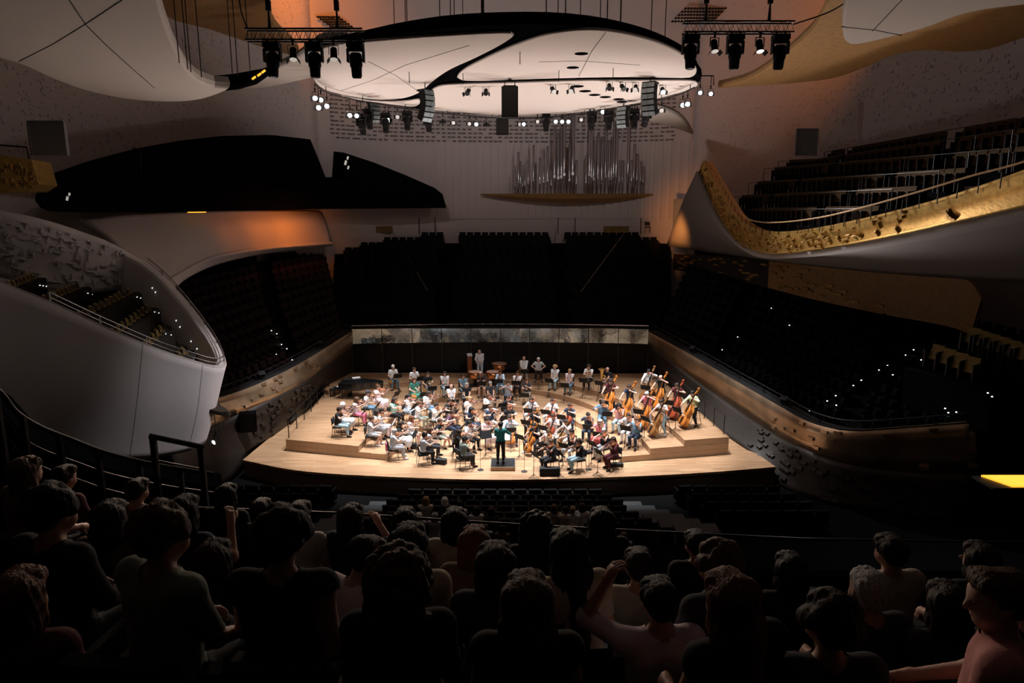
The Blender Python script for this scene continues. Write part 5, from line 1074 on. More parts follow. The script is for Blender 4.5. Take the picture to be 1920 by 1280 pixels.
# ---------------------------------------------------------------- the orchestra
# head x, head y, pose, instrument, top, bottom, hair, hair colour, options, who
ORCH = [
 (736.5, 685, 'horn', 'horn', 'white', 'jeans', 'cap', 'cream', {}, 'horn player in a pale cap and white tee'),
 (776, 681, 'horn', 'horn', 'white', 'jeans', 'short', 'brown', {}, 'brown-haired horn player in white beside the capped one'),
 (802, 698, 'horn', 'horn', 'black', 'jeans', 'short', 'dark', {}, 'horn player in black tee with shiny brass'),
 (776, 709, 'horn', 'horn', 'green', 'green', 'bob', 'brown', dict(skirt='dress'), 'horn player in a green dress'),
 (833.6, 697, 'rest', 'clarinet', 'white', 'lightjeans', 'bob', 'black', {}, 'wind player with black bob and white top'),
 (846, 721, 'rest', 'oboe', 'white', 'charcoal', 'bald', 'dark', {}, 'bald wind player in a white shirt'),
 (868, 694, 'rest', 'clarinet', 'blue', 'lightjeans', 'short', 'dark', {}, 'wind player in a blue tee before the timpani'),
 (902, 698, 'rest', 'bassoon', 'black', 'black', 'crop', 'grey', dict(leg=.7), 'grey-haired wind player in black shorts'),
 (938, 694, 'wind', 'bassoon', 'lightblue', 'jeans', 'short', 'dark', dict(sleeve=1.7), 'wind player in light blue under the timpani'),
 (970, 697, 'rest', 'bassoon', 'white', 'black', 'short', 'black', {}, 'dark-haired wind player in a white shirt'),
 (875, 718.5, 'rest', 'oboe', 'black', 'lightjeans', 'bob', 'grey', {}, 'grey-haired wind player in a black v-neck'),
 (919.5, 716, 'rest', 'flute', 'charcoal', 'black', 'crop', 'grey', {}, 'grey-haired wind player in dark green'),
 (952, 714.5, 'flute', 'flute', 'grey', 'jeans', 'short', 'dark', {}, 'flautist in grey raising the flute'),
 (988, 718.5, 'wind', 'clarinet', 'charcoal', 'beige', 'bob', 'brown', {}, 'wind player in a dark floral top'),
 (982.5, 668.5, 'rest', 'trombone', 'white', 'beige', 'bald', 'dark', dict(sleeve=1.8), 'bald brass player in a long-sleeved white shirt'),
 (1009.6, 670.5, 'akimbo', None, 'lightgrey', 'black', 'crop', 'white', {}, 'white-haired brass player with hands on hips'),
 (1041, 676.6, 'rest', 'trumpet', 'white', 'lightjeans', 'curly', 'blond', {}, 'blond trumpeter in white tee and light jeans'),
 (1068.5, 684, 'rest', 'trumpet', 'palepink', 'jeans', 'short', 'blond', {}, 'trumpeter in a pale pink tee'),
 (1104.5, 684, 'wind', 'trombone', 'white', 'black', 'curly', 'dark', {}, 'trombonist in white tee and black trousers'),
 (1139, 689, 'rest', 'tuba', 'black', 'charcoal', 'bald', 'dark', {}, 'bald tuba player in black'),
 (707, 722, 'violin', 'violin', 'palepink', 'palepink', 'bun', 'brown', dict(skirt='dress'), 'violinist in a pale pink dress by the piano'),
 (686, 733, 'violin', 'violin', 'white', 'jeans', 'cap', 'charcoal', {}, 'violinist in dark cap and white tee'),
 (665.7, 745, 'violin', 'violin', 'lilac', 'hotpink', 'bob', 'brown', {}, 'violinist in lilac top and pink trousers'),
 (640, 756, 'violin', 'violin', 'palepink', 'lightgrey', 'curly', 'white', dict(skirt='dress'), 'white-haired violinist in a pale floral dress'),
 (632, 764, 'violin', 'violin', 'black', 'lightjeans', 'short', 'dark', {}, 'violinist in black tee on the outermost chair'),
 (737, 746, 'violin', 'violin', 'mint', 'black', 'bob', 'dark', {}, 'violinist in mint green and black trousers'),
 (764, 740, 'violin', 'violin', 'white', 'floral', 'pony', 'black', dict(skirt='long'), 'violinist with ponytail and blue floral skirt'),
 (800, 733, 'violin', 'violin', 'white', 'jeans', 'bob', 'dark', {}, 'violinist in white beside the green dress'),
 (711, 756, 'violin', 'violin', 'white', 'palepink', 'pony', 'black', {}, 'violinist with black ponytail and pale pink trousers'),
 (701.5, 769, 'violin', 'violin', 'white', 'grey', 'bob', 'dark', dict(skirt='long'), 'violinist in white tee and grey patterned skirt'),
 (693, 781, 'violin', 'violin', 'lightgrey', 'grey', 'short', 'brown', dict(leg=.85, shoe='white'), 'violinist in grey shorts and white trainers'),
 (783, 762, 'violin', 'violin', 'white', 'olive', 'short', 'brown', {}, 'violinist in white tee and olive trousers'),
 (815, 756, 'violin', 'violin', 'cream', 'lightgrey', 'short', 'black', dict(sleeve=1.6), 'violinist in cream shirt and pale trousers'),
 (841, 748, 'violin', 'violin', 'black', 'brown', 'short', 'dark', {}, 'violinist in black behind the purple shirt'),
 (844, 769, 'violin', 'viola', 'purple', 'navy', 'short', 'dark', {}, 'player in a dark purple shirt facing the house'),
 (768, 780, 'violin', 'violin', 'white', 'lightgrey', 'bob', 'auburn', dict(leg=.8), 'red-haired violinist in white with pale shorts'),
 (748, 791, 'violin', 'violin', 'black', 'white', 'long', 'dark', dict(skirt='long'), 'long-haired violinist with wide white skirt'),
 (735, 805, 'violin', 'violin', 'grey', 'grey', 'crop', 'grey', dict(shoe='white'), 'grey-haired violinist in grey jeans'),
 (803, 802, 'violin', 'violin', 'lightblue', 'charcoal', 'bob', 'brown', {}, 'violinist in light blue in the inner second desk'),
 (822, 785, 'violin', 'violin', 'black', 'olive', 'short', 'brown', dict(leg=.8), 'violinist in black tee and olive shorts'),
 (792, 813, 'violin', 'violin', 'grey', 'black', 'bun', 'black', {}, 'violinist with black bun and grey tee in front'),
 (918, 760, 'violin', 'violin', 'navy', 'grey', 'short', 'brown', {}, 'violinist in navy behind the pale pink dress'),
 (881, 763, 'violin', 'violin', 'navy', 'navy', 'bob', 'black', dict(skirt='dress'), 'violinist with black bob in a navy dress'),
 (878, 743, 'violin', 'viola', 'white', 'lightgrey', 'pony', 'blond', {}, 'blond player in white near the first flutes'),
 (915, 738, 'violin', 'viola', 'white', 'floral', 'bob', 'brown', dict(skirt='long'), 'player in white with a pale floral skirt'),
 (878, 789, 'violin', 'violin', 'white', 'black', 'short', 'black', dict(sleeve=1.6), 'violinist in white shirt and black trousers'),
 (911, 783, 'violin', 'violin', 'palepink', 'palepink', 'bun', 'dark', dict(skirt='dress'), 'violinist in pale pink dress facing the conductor'),
 (955, 778, 'cello', 'cello_orange', 'lightblue', 'navy', 'short', 'dark', dict(sleeve=1.7), 'cellist in light blue shirt facing the conductor'),
 (858, 806, 'violin', 'violin', 'black', 'black', 'long', 'dark', {}, 'long-haired violinist in black at the front desk'),
 (867, 820, 'violin', 'violin', 'sage', 'charcoal', 'curly', 'black', dict(girth=1.15, skin=1), 'curly-haired violinist in sage green'),
 (955, 759, 'cello', 'cello_red', 'black', 'grey', 'bob', 'auburn', {}, 'auburn-haired cellist in black'),
 (953, 743, 'cello', 'cello_red', 'black', 'black', 'pony', 'dark', {}, 'cellist in black at the rear of the cellos'),
 (997, 745, 'cello', 'cello_red', 'grey', 'grey', 'bob', 'dark', {}, 'cellist in grey tee with a red-brown cello'),
 (1003, 766, 'cello', 'cello_orange', 'black', 'black', 'long', 'dark', {}, 'long-haired cellist in black with an orange cello'),
 (1036, 748, 'cello', 'cello_red', 'white', 'lightgrey', 'bun', 'dark', {}, 'cellist in white under the trumpets'),
 (1069, 757, 'cello', 'cello_red', 'navy', 'navy', 'pony', 'dark', {}, 'cellist in navy tee at the outer desk'),
 (1038.7, 776, 'cello', 'cello_red', 'white', 'lightgrey', 'short', 'dark', {}, 'cellist in white tee with arm stretched out'),
 (1004, 793, 'cello', 'cello_orange', 'black', 'charcoal', 'bob', 'black', dict(shoe='white'), 'cellist in black beside the conductor'),
 (1064, 787, 'cello', 'cello_brown', 'white', 'white', 'bob', 'dark', {}, 'cellist in white with a brown cello'),
 (1030.6, 804, 'violin', 'viola', 'cream', 'charcoal', 'bun', 'brown', dict(sleeve=.1), 'violist in a cream sleeveless top'),
 (1072, 805, 'violin', 'viola', 'black', 'lightgrey', 'pony', 'black', dict(sleeve=.1), 'violist in black vest and pale grey trousers'),
 (1035, 823, 'violin', 'viola', 'charcoal', 'charcoal', 'short', 'brown', dict(shoe='white'), 'violist in dark grey behind the black case'),
 (1086.7, 822.6, 'violin', 'viola', 'black', 'lightjeans', 'bob', 'dark', dict(skin=1), 'violist in black top and light blue trousers'),
 (1153, 819, 'violin', 'viola', 'maroon', 'maroon', 'long', 'dark', dict(sleeve=1.7), 'long-haired violist all in maroon'),
 (1133, 803, 'violin', 'viola', 'black', 'grey', 'crop', 'grey', dict(sleeve=.1), 'grey-haired violist in black vest and grey trousers'),
 (1126, 785, 'violin', 'viola', 'pink', 'red', 'bob', 'grey', dict(skirt='long'), 'grey-haired violist in pink with red skirt'),
 (1103.6, 772.5, 'violin', 'viola', 'navy', 'navy', 'short', 'black', {}, 'violist in navy tee and navy trousers'),
 (1130, 749.5, 'violin', 'viola', 'denim', 'denim', 'short', 'dark', dict(sleeve=1.6), 'violist in denim shirt under the first bass'),
 (1161, 757, 'violin', 'viola', 'salmon', 'lightjeans', 'bigcurly', 'black', {}, 'curly-haired violist in salmon top'),
 (1179, 774, 'violin', 'viola', 'grey', 'white', 'short', 'dark', {}, 'violist in grey tee and white trousers'),
 (1194, 782, 'violin', 'viola', 'blue', 'navy', 'short', 'brown', {}, 'violist in a blue tee by the riser step'),
 (1146, 712, 'bass', 'cello_orange', 'maroon', 'black', 'curly', 'dark', {}, 'bassist in maroon behind an orange bass'),
 (1182, 723, 'bass', 'cello_orange', 'navy', 'lightgrey', 'short', 'dark', {}, 'bassist in navy tee and pale trousers'),
 (1217, 694, 'bass', 'cello_brown', 'white', 'black', 'short', 'black', dict(sleeve=1.7), 'bassist in white shirt at the back'),
 (1241, 705, 'bass', 'cello_orange', 'black', 'black', 'bald', 'dark', {}, 'bald bassist in black'),
 (1271, 720, 'bass', 'cello_red', 'maroon', 'black', 'short', 'dark', {}, 'bassist in maroon tee with dark red bass'),
 (1302, 735, 'bass', 'cello_orange', 'yellow', 'black', 'pony', 'black', dict(sleeve=1.7), 'bassist in a pale yellow jacket'),
 (1215, 736, 'bass', 'cello_orange', 'pink', 'lightblue', 'short', 'grey', {}, 'bassist in a pink tee'),
 (1244, 751, 'bass', 'cello_brown', 'white', 'lightjeans', 'short', 'dark', dict(shoe='white'), 'bassist in white tee and light jeans'),
]
def ground(px, py, h):
    z = 0.3
    for _ in range(6):
        p = on(px, py, z + h); z = tier(p.x, p.y)
    return Vector((p.x, p.y, z))
def put(loc, rz, local): return Matrix.Translation(loc) @ Matrix.Rotation(rz, 4, 'Z') @ Matrix.Scale(HS, 4) @ local
rr = random.Random(21); SPOTS = []
for (hx, hy, pose, ins, top_, bot_, hair_, hc_, opt, who) in ORCH:
    std = pose == 'bass'; loc = ground(hx, hy, (1.58 if std else 1.33) * HS); d = Vector((CX, 31.0, 0)) - Vector((loc.x, loc.y, 0)); d.normalize()
    rz = math.atan2(-d.x, d.y) + rr.uniform(-.15, .15)
    if pose == 'violin': rz += (0.45 if loc.x < 0 else 0.55)          # turned so that the scrolls open to the house
    if std: rz += .35
    ps = POSES[pose](rr); o, info = person(loc, rz, ps, who[0].upper() + who[1:] if False else who, 'orchestra musicians', top=top_, bot=bot_, hair=hair_, hcol=hc_, vox=.0235, **{**dict(skin=0, girth=rr.uniform(.98, 1.12)), **opt})
    if not std: thing('chair', chair_parts(), loc, rz, 'black chair under the ' + who, 'chair', 'orchestra chairs')
    else: thing('bass_stool', stool_parts(), put(loc, rz, Matrix.Translation((0, -.22, 0))).translation, rz, 'tall black stool behind the ' + who, 'stool', 'bass stools')
    SPOTS.append((loc, rz, pose, who))
    wl, wr = Vector(ps['wl']), Vector(ps['wr']); G_ = 'orchestra instruments'
    if pose == 'violin':
        kind = ins; hand = wl + Vector((-.01, .06, .045)); base0 = Vector(info['hc']) + Vector((-.085, .06, -.125)); ax = (hand - base0).normalized()
        up_ = Vector((.45, -.05, 1)); m = 'violin' if rr.random() < .65 else 'violin_dark'
        inst(kind, fiddle_parts(kind, m), put(loc, rz, Matrix.Translation(hand - ax * (.50 if kind == 'violin' else .56)) @ basis(ax, up_)), '%s held by the %s' % (kind, who), kind, G_)
        ct = hand - ax * .28 + Vector((0, 0, .05)); hb = wr + Vector((-.02, .05, .02)); bd = (ct - hb).normalized()
        inst('bow', bow_parts(.72), put(loc, rz, Matrix.Translation(hb - bd * .03) @ basis(bd, (0, 0, 1))), 'bow in the hand of the ' + who, 'bow', 'string bows')
    elif pose in ('cello', 'bass'):
        kind = pose; e0 = Vector((0, .70, 0.0)) if kind == 'cello' else Vector((.10, .72, 0)); top2 = Vector((-.12, .06, 1.16)) if kind == 'cello' else Vector((-.26, .06, 1.56)); ax = (top2 - e0).normalized(); dr = .20 if kind == 'cello' else .12
        inst('cello' if kind == 'cello' else 'double_bass', fiddle_parts(kind, ins), put(loc, rz, Matrix.Translation(e0 + ax * dr) @ basis(ax, Vector((.25 if kind == 'cello' else .5, 1, .3)))), '%s played by the %s' % ('cello' if kind == 'cello' else 'double bass', who), 'cello' if kind == 'cello' else 'double bass', G_)
        ct = e0 + ax * (dr + (.33 if kind == 'cello' else .5)) + Vector((.06, .16, .04)); hb = wr + Vector((0, .06, -.02)); bd = (ct - hb).normalized()
        inst('bow', bow_parts(.68), put(loc, rz, Matrix.Translation(hb - bd * .03) @ basis(bd, (0, 1, 0))), 'bow in the hand of the ' + who, 'bow', 'string bows')
    elif ins:
        mouth = Vector(info['hc']) + Vector((0, .12, -.06))
        if pose == 'rest':
            L_ = {'clarinet': (Vector((-.12, .34, .72)), (.8, .2, .1)), 'oboe': (Vector((-.12, .34, .72)), (.8, .2, .1)), 'flute': (Vector((-.2, .36, .73)), (1, .1, 0)), 'bassoon': (Vector((.16, .30, .62)), (-.25, .1, 1)), 'trumpet': (Vector((0, .36, .70)), (.2, .5, .4)), 'trombone': (Vector((.24, .40, .62)), (0, .1, 1)), 'tuba': (Vector((.06, .30, .72)), (0, 0, 1))}[ins]
            q = Vector(L_[1]).to_track_quat('Z', 'Y').to_matrix().to_4x4(); W_ = Matrix.Translation(L_[0]) @ q
        elif pose == 'horn': W_ = Matrix.Translation((.02, .40, .80)) @ Matrix.Rotation(.3, 4, 'X')
        elif pose == 'flute': W_ = Matrix.Translation(mouth) @ Vector((1, .05, -.06)).to_track_quat('Z', 'Y').to_matrix().to_4x4()
        elif ins == 'bassoon': W_ = Matrix.Translation((.12, .30, .80)) @ Vector((-.3, .1, 1)).to_track_quat('Z', 'Y').to_matrix().to_4x4()
        elif ins == 'trombone': W_ = Matrix.Translation(mouth + Vector((0, .1, -.2))) @ Vector((0, .5, -1)).to_track_quat('Z', 'Y').to_matrix().to_4x4()
        else: W_ = Matrix.Translation(mouth) @ (Vector((wr.x, wr.y + .05, wr.z)) - mouth).normalized().to_track_quat('Z', 'Y').to_matrix().to_4x4()
        inst({'horn': 'french_horn'}.get(ins, ins), wind_parts(ins), put(loc, rz, W_), '%s with the %s' % (ins, who), ins, G_)
# music stands in front of the players (two strings share one)
used = []
for (loc, rz, pose, who) in SPOTS:
    p = put(loc, rz, Matrix.Translation((-.25 if pose == 'violin' else 0, 1.02 if pose != 'bass' else 1.15, 0))).translation
    if any((p - u).length < (.95 if pose == 'violin' else .6) for u in used): continue
    if any((p - s[0]).xy.length < .38 for s in SPOTS): continue
    if math.hypot(p.x - CX, p.y - 31.2) < 1.3: continue
    used.append(p.copy()); z = tier(p.x, p.y); 
    thing('music_stand', stand_parts(rr.random() < .3), (p.x, p.y, z), rz, 'black music stand in front of the ' + who, 'music stand', 'music stands', 1.08)
# conductor
cl = on(937, 873, .2); cl.y = 31.05; cl.x = -.55
person((cl.x, cl.y, .2), -.05, stand(lean=.05, head=(.15, -.3), wl=(-.08, .36, 1.08), el=(-.5, 0, .9), wr=(.40, .42, 1.10), er=(.6, -.2, .9), pnr=(-.3, .1, -.9)), 'conductor in teal jumper on the podium, seen from behind', 'orchestra musicians', top='teal', bot='black', hair='short', hcol='dark', sleeve=1.9, vox=.02, size=1.02)
t = empty('baton', label='thin pale baton in the hand of the conductor', cat='baton'); t.matrix_world = put(Vector((cl.x, cl.y, .2)), -.05, Matrix.Translation((.46, .50, 1.13)) @ basis((.7, .6, .35), (0, 0, 1)))
MB().tube([(0, 0, 0), (0, .38, 0)], [.004, .002], 5).build('stick', M['horsehair'], t); MB().lathe([(.004, -.03), (.012, -.02), (.006, .02)], 8, (0, 0, 0), Euler((-PI / 2, 0, 0)).to_matrix()).build('grip', M['maple'], t)
thing('music_stand', stand_parts(True), (-.35, 32.05, 0), 0, 'wide black music stand with white score before the conductor', 'music stand', 'music stands')
thing('music_stand', stand_parts(False), (-1.3, 32.4, 0), .4, 'black music stand between pink dress and conductor', 'music stand', 'music stands')
# timpanist and timpani
tl = ground(900, 657, 1.60 * HS)
person(tl, PI - .1, stand(lean=.28, head=(.25, .1), wl=(-.12, .40, .98), wr=(.16, .38, 1.0), sw=.18), 'timpanist in white shirt leaning over the drums', 'orchestra musicians', top='white', bot='lightblue', hair='thin', hcol='dark', sleeve=1.85, vox=.022)
def timpano(px, py, s, label):
    p = on(px, py, .9 + .84 * HS); z = tier(p.x, p.y); t = empty('timpano', (p.x, p.y, z), 0, label, 'drum', 'timpani'); t.scale = (HS, HS, HS)
    MB().lathe([(.08 * s, .36), (.22 * s, .42), (.33 * s, .58), (.36 * s, .80)], 22).build('bowl', M['copper'], t, True)
    h = MB().lathe([(.375 * s, .79), (.385 * s, .83), (.37 * s, .845)], 22).build('hoop', M['violin_dark'], t); MB().lathe([(.36 * s, .845), (.36 * s, .85)], 22).build('skin', M['drumskin'], h)
    for k in range(4):
        a = k * PI / 2 + .5; MB().tube([(.40 * s * math.cos(a), .40 * s * math.sin(a), .8), (.36 * s * math.cos(a), .36 * s * math.sin(a), .45), (.28 * s * math.cos(a), .28 * s * math.sin(a), .05)], .018, 6).build('strut', M['iron'], t)
    MB().lathe([(.32 * s, .03), (.32 * s, .07), (.12 * s, .1), (.06 * s, .36)], 16).build('base', M['iron'], t)
timpano(891, 688, 1.0, 'copper timpano nearest the small score stand'); timpano(924, 688, 1.0, 'copper timpano in front of the timpanist, towards the trombones'); timpano(936, 681, 1.15, 'largest copper timpano behind the other two')
t = ground(881, 690, .6); t2 = empty('score_stand', t, PI + .2, 'slim wooden stand with a white score beside the timpanist', 'music stand')
MB().box((0, 0, .75), (.3, .05, 1.5)).build('board', M['violin_dark'], t2); MB().box((0, -.06, 1.52), (.34, .3, .02), (-.5, 0, 0)).build('score', M['paper'], t2); MB().box((0, 0, .02), (.4, .35, .04)).build('base', M['iron'], t2)
# grand piano
pl = on(676, 716, .6 + 1.0); pl.z = tier(pl.x, pl.y)
pn = empty('grand_piano', (pl.x + .1, pl.y, pl.z), -.25, 'black grand piano with closed lid at the corner of the risers', 'piano')
ol = crom([(-1.25, -.75, 0), (-1.25, .75, 0), (.35, .75, 0), (.9, .68, 0), (1.25, .40, 0), (1.2, .12, 0), (.7, -.02, 0), (.35, -.3, 0), (.1, -.68, 0), (-.3, -.75, 0)], 50); ol = [tuple(p[:2]) for p in ol][::-1]
MB().prism(ol, .62, .98).build('case', M['piano'], pn); MB().prism([(x * 1.01, y * 1.01) for x, y in ol], .985, 1.02).build('lid', M['piano'], pn)
kb = MB().box((-1.38, 0, .68), (.3, 1.45, .10)).build('keybed', M['piano'], pn); MB().box((-1.40, 0, .745), (.15, 1.22, .03)).build('keys', M['paper'], kb)
for x, y in ((-1.1, -.6), (-1.1, .6), (.85, .45)): MB().lathe([(.05, 0), (.06, .3), (.075, .62)], 10, (x, y, 0)).build('leg', M['piano'], pn)
MB().box((-.9, 0, .2), (.06, .3, .5)).box((-.9, 0, .05), (.3, .2, .05)).build('pedal_lyre', M['piano'], pn)
b = empty('piano_bench', (pl.x - 1.75, pl.y + .5, pl.z), -.25, 'black piano bench before the keyboard at the railing', 'bench')
MB().box((0, 0, .46), (.36, .8, .1)).build('seat', M['case'], b)
for x in (-.14, .14):
    for y in (-.34, .34): MB().box((x, y, .2), (.05, .05, .42)).build('leg', M['piano'], b)
for k, (px, py) in enumerate(((652, 711), (668, 708))):
    p = on(px, py, 1.64); o = MB().box((0, 0, .02), (.5, .35, .04), (0, 0, .4 * k)).build('sheet_music', M['paper' if k else 'case']); o.location = (p.x, p.y, 1.622); tag(o, ('dark folder', 'loose white sheets')[k] + ' lying on the closed piano lid', 'sheet music')
# microphones
for k, (px, py) in enumerate(((901, 881), (983, 884), (1104, 880))):
    p = on(px, py, 0); t = empty('microphone_stand', (p.x, p.y, 0), 0, ('tall microphone stand between sage-green violinist and podium', 'tall microphone stand between podium and black case', 'short microphone stand with round base among the front violas')[k], 'microphone stand')
    h = (2.3, 2.5, 1.3)[k]; MB().lathe([(.15, 0), (.15, .02), (.03, .04)], 16).build('base', M['iron'], t); MB().tube([(0, 0, .03), (0, 0, h)], .011, 6).build('pole', M['iron'], t); MB().lathe([(.012, 0), (.018, .06), (.018, .14), (.01, .16)], 8, (0, 0, h)).build('microphone', M['black'], t)
# cases, bags and cloths
def case(px, py, d, rz, label, cat='case', z=None, m='case', tilt=0):
    p = on(px, py, tier(*on(px, py, 0).xy) if z is None else z); t = empty('instrument_case' if cat == 'case' else 'bag', p, rz, label, cat)
    pts = [(-d[0] / 2, -d[1] * .5), (d[0] * .45, -d[1] * .5), (d[0] / 2, -d[1] * .3), (d[0] / 2, d[1] * .3), (d[0] * .45, d[1] * .5), (-d[0] / 2, d[1] * .5)]
    MB().prism(pts, 0.01, d[2]).build('shell', M[m], t); MB().prism([(x * 1.015, y * 1.03) for x, y in pts], d[2] * .55, d[2] * .6).build('zip_seam', M['iron'], t); MB().tube([(-.1, 0, d[2] - .01), (-.07, 0, d[2] + .05), (.07, 0, d[2] + .05), (.1, 0, d[2] - .01)], .012, 6).build('carry_handle', M['black'], t)
case(1031, 890, (.95, .34, .36), 0, 'large black case at the stage edge beside the podium'); case(1153, 874, (.8, .28, .16), .1, 'long black violin case behind the violist all in maroon')
case(828, 869, (.5, .3, .25), -.3, 'black bag at the feet of the bun-haired violinist', 'bag'); case(772, 841, (.5, .3, .3), .2, 'black bag beside the wide white skirt', 'bag'); case(1012, 853, (.32, .25, .45), 0, 'small upright black bag near the podium', 'bag'); case(1100, 850, (.6, .3, .15), .3, 'black case lying under the grey-trousered violist', 'case')
for k, (px, py, c_, w) in enumerate(((731, 849, 'hotpink', 'pink cloth hanging from a chair at the step edge'), (1099, 866, 'lightgrey', 'pale tote bag hanging from a front viola chair'), (1198, 834, 'lightgrey', 'white tote bag hanging from the blue-tee chair'))):
    hold = ('grey-haired violinist in grey jeans', 'violist in black top and light blue trousers', 'violist in a blue tee by the riser step')[k]; sp = [s for s in SPOTS if s[3] == hold][0]; p = put(sp[0], sp[1], Matrix.Translation((.08, -.275, .80))).translation; o = MB()
    vs = [(x * .05, .03 * math.sin(x * 1.7) + sgn * .02, z) for sgn in (-1, 1) for z in (0, -.12, -.26, -.4) for x in range(-3, 4)]; fs = []
    for s in range(2):
        for j in range(3):
            for i in range(6):
                a = s * 28 + j * 7 + i; fs.append((a, a + 1, a + 8, a + 7) if s == 0 else (a + 7, a + 8, a + 1, a))
    for i in range(6): fs += [(i, 28 + i, 29 + i, i + 1), (21 + i, 22 + i, 50 + i, 49 + i)]
    for j in range(3): fs += [(j * 7, j * 7 + 7, j * 7 + 35, j * 7 + 28), (j * 7 + 6, j * 7 + 34, j * 7 + 41, j * 7 + 13)]
    o.add(vs, fs); ob = o.build('hanging_cloth', cloth(col(c_))); ob.location = p; ob.rotation_euler = (0, 0, sp[1]); tag(ob, w, 'cloth')
# railings along the risers
def railing(pts, label, n):
    t = empty('riser_railing', label=label, cat='railing'); q = crom(pts, n)
    MB().tube([(p[0], p[1], p[2] + 1.02) for p in q], .022, 6).build('top_rail', M['iron'], t); MB().tube([(p[0], p[1], p[2] + .55) for p in q], .014, 6).build('mid_rail', M['iron'], t)
    for p in q: MB().box((p[0], p[1], p[2] + .51), (.04, .04, 1.02)).build('post', M['iron'], t)
railing([(-11.5, 33.6, .6), (-12.0, 46, .6)], 'black railing along the riser edge by the piano', 9); railing([(10.8, 33.3, .9), (9.75, 45.6, .9)], 'black railing along the riser edge behind the basses', 10)
# ---------------------------------------------------------------- theatre seats
def seat_mesh(m, tall=.86):
    k = ('seatm', m.name, tall)
    if k not in _proto:
        b = MB(); b.box((0, -.24, .60), (.50, .10, .56), (.14, 0, 0)); b.box((0, 0, .42), (.48, .46, .12)); b.box((-.27, -.02, .40), (.05, .44, .5)); b.box((.27, -.02, .40), (.05, .44, .5)); b.box((0, -.05, .17), (.3, .2, .36)); _proto[k] = b.mesh('seat', m)
    return _proto[k]
def seat_parts(m, m2):
    k = ('seatp', m.name)
    if k not in _proto:
        r = []; b = MB(); b.box((0, -.24, .58), (.50, .09, .50), (.14, 0, 0)); b.lathe([(.045, -.25), (.055, -.2), (.055, .2), (.045, .25)], 8, (0, -.275, .83), Euler((0, PI / 2, 0)).to_matrix()); r.append(('backrest', b.mesh('backrest', m)))
        c = MB(); c.box((0, -.13, .50), (.46, .13, .40), (.30, 0, 0)); r.append(('cushion', c.mesh('cushion', m)))
        for s in (-1, 1): a = MB(); a.box((s * .27, -.04, .34), (.045, .40, .68)); r.append(('side_panel', a.mesh('side_panel', m2)))
        _proto[k] = r
    return _proto[k]
def nth(n): return '%d%s' % (n, 'th' if 10 < n % 100 < 14 else {1: 'st', 2: 'nd', 3: 'rd'}.get(n % 10, 'th'))
ORD = ('first', 'second', 'third', 'fourth', 'fifth', 'sixth', 'seventh', 'eighth', 'ninth', 'tenth', 'eleventh', 'twelfth', 'thirteenth', 'fourteenth', 'fifteenth', 'sixteenth')
# choir seats
far = MB()
for k in range(16):
    Y = 48.25 + .8125 * k; z = 3.3 + .394 * k; x = -12.3 - .13 * k; ni = 0
    while x < 10.8 + .13 * k:
        gw_ = WALLS['wall_rear'].g[6]; inside = Y < float(np.interp(x, gw_[:, 0], gw_[:, 1])) - .75
        if inside and not (-5.7 - .02 * k < x < -4.5 or 3.1 < x < 4.3 + .02 * k):
            ni += 1
            if k in (0, 1, 2, 3, 4, 15):
                o = link('choir_chair', seat_mesh(M['seat_dark'])); o.location = (x, Y, z); o.rotation_euler = (0, 0, PI); o.scale = (1.1,) * 3
                tag(o, 'black folding seat, %s from the piano side in the %s choir row' % (nth(ni), ORD[k] if k < 15 else 'topmost'), 'theatre seat', 'choir seats, %s row' % (ORD[k] if k < 15 else 'topmost'))
            else: far.add([((-v[0] * 1.1 + x), (-v[1] * 1.1 + Y), v[2] * 1.1 + z) for v in [tuple(q.co) for q in seat_mesh(M['seat_dark']).vertices]], [tuple(p.vertices) for p in seat_mesh(M['seat_dark']).polygons])
        x += .66
tag(far.build('choir_chairs', M['seat_dark']), 'dark mass of folding seats filling the upper choir rows', 'seats', kind='stuff')
for k, (x0, x1, n) in enumerate(((690, 735, 3), (1133, 1178, 3))):
    t = empty('wall_bench', at((x0 + x1) / 2, 436, 60.3), PI, 'tan padded bench against the rear wall %s' % ('below the tip of the black balcony', 'below the organ shelf')[k], 'bench'); w = (x1 - x0) / 1280 * 61.5 / n
    for i in range(n): MB().box(((i - 1) * w, 0, .28), (w * .96, .5, .55)).build('cushion', M['seat_tan'], t)
for k, px in enumerate((668, 786, 816, 1046, 1078, 1201)):
    a = at(px, 438, 60.6); o = MB().box((0, 0, .7), (.07, .07, 1.4)).build('rail_post', M['iron']); o.name = 'aisle_post'; o.location = a; tag(o, 'black post at the rear wall, %s counted from the black balcony' % ORD[k], 'post', 'posts behind the choir')
t = empty('usher_chair', at(1214, 437, 60.2), PI, 'black chair alone at the rear wall near the grey door', 'chair'); t.scale = (1.1,) * 3
for nm, me in chair_parts(): link(nm, me, t)
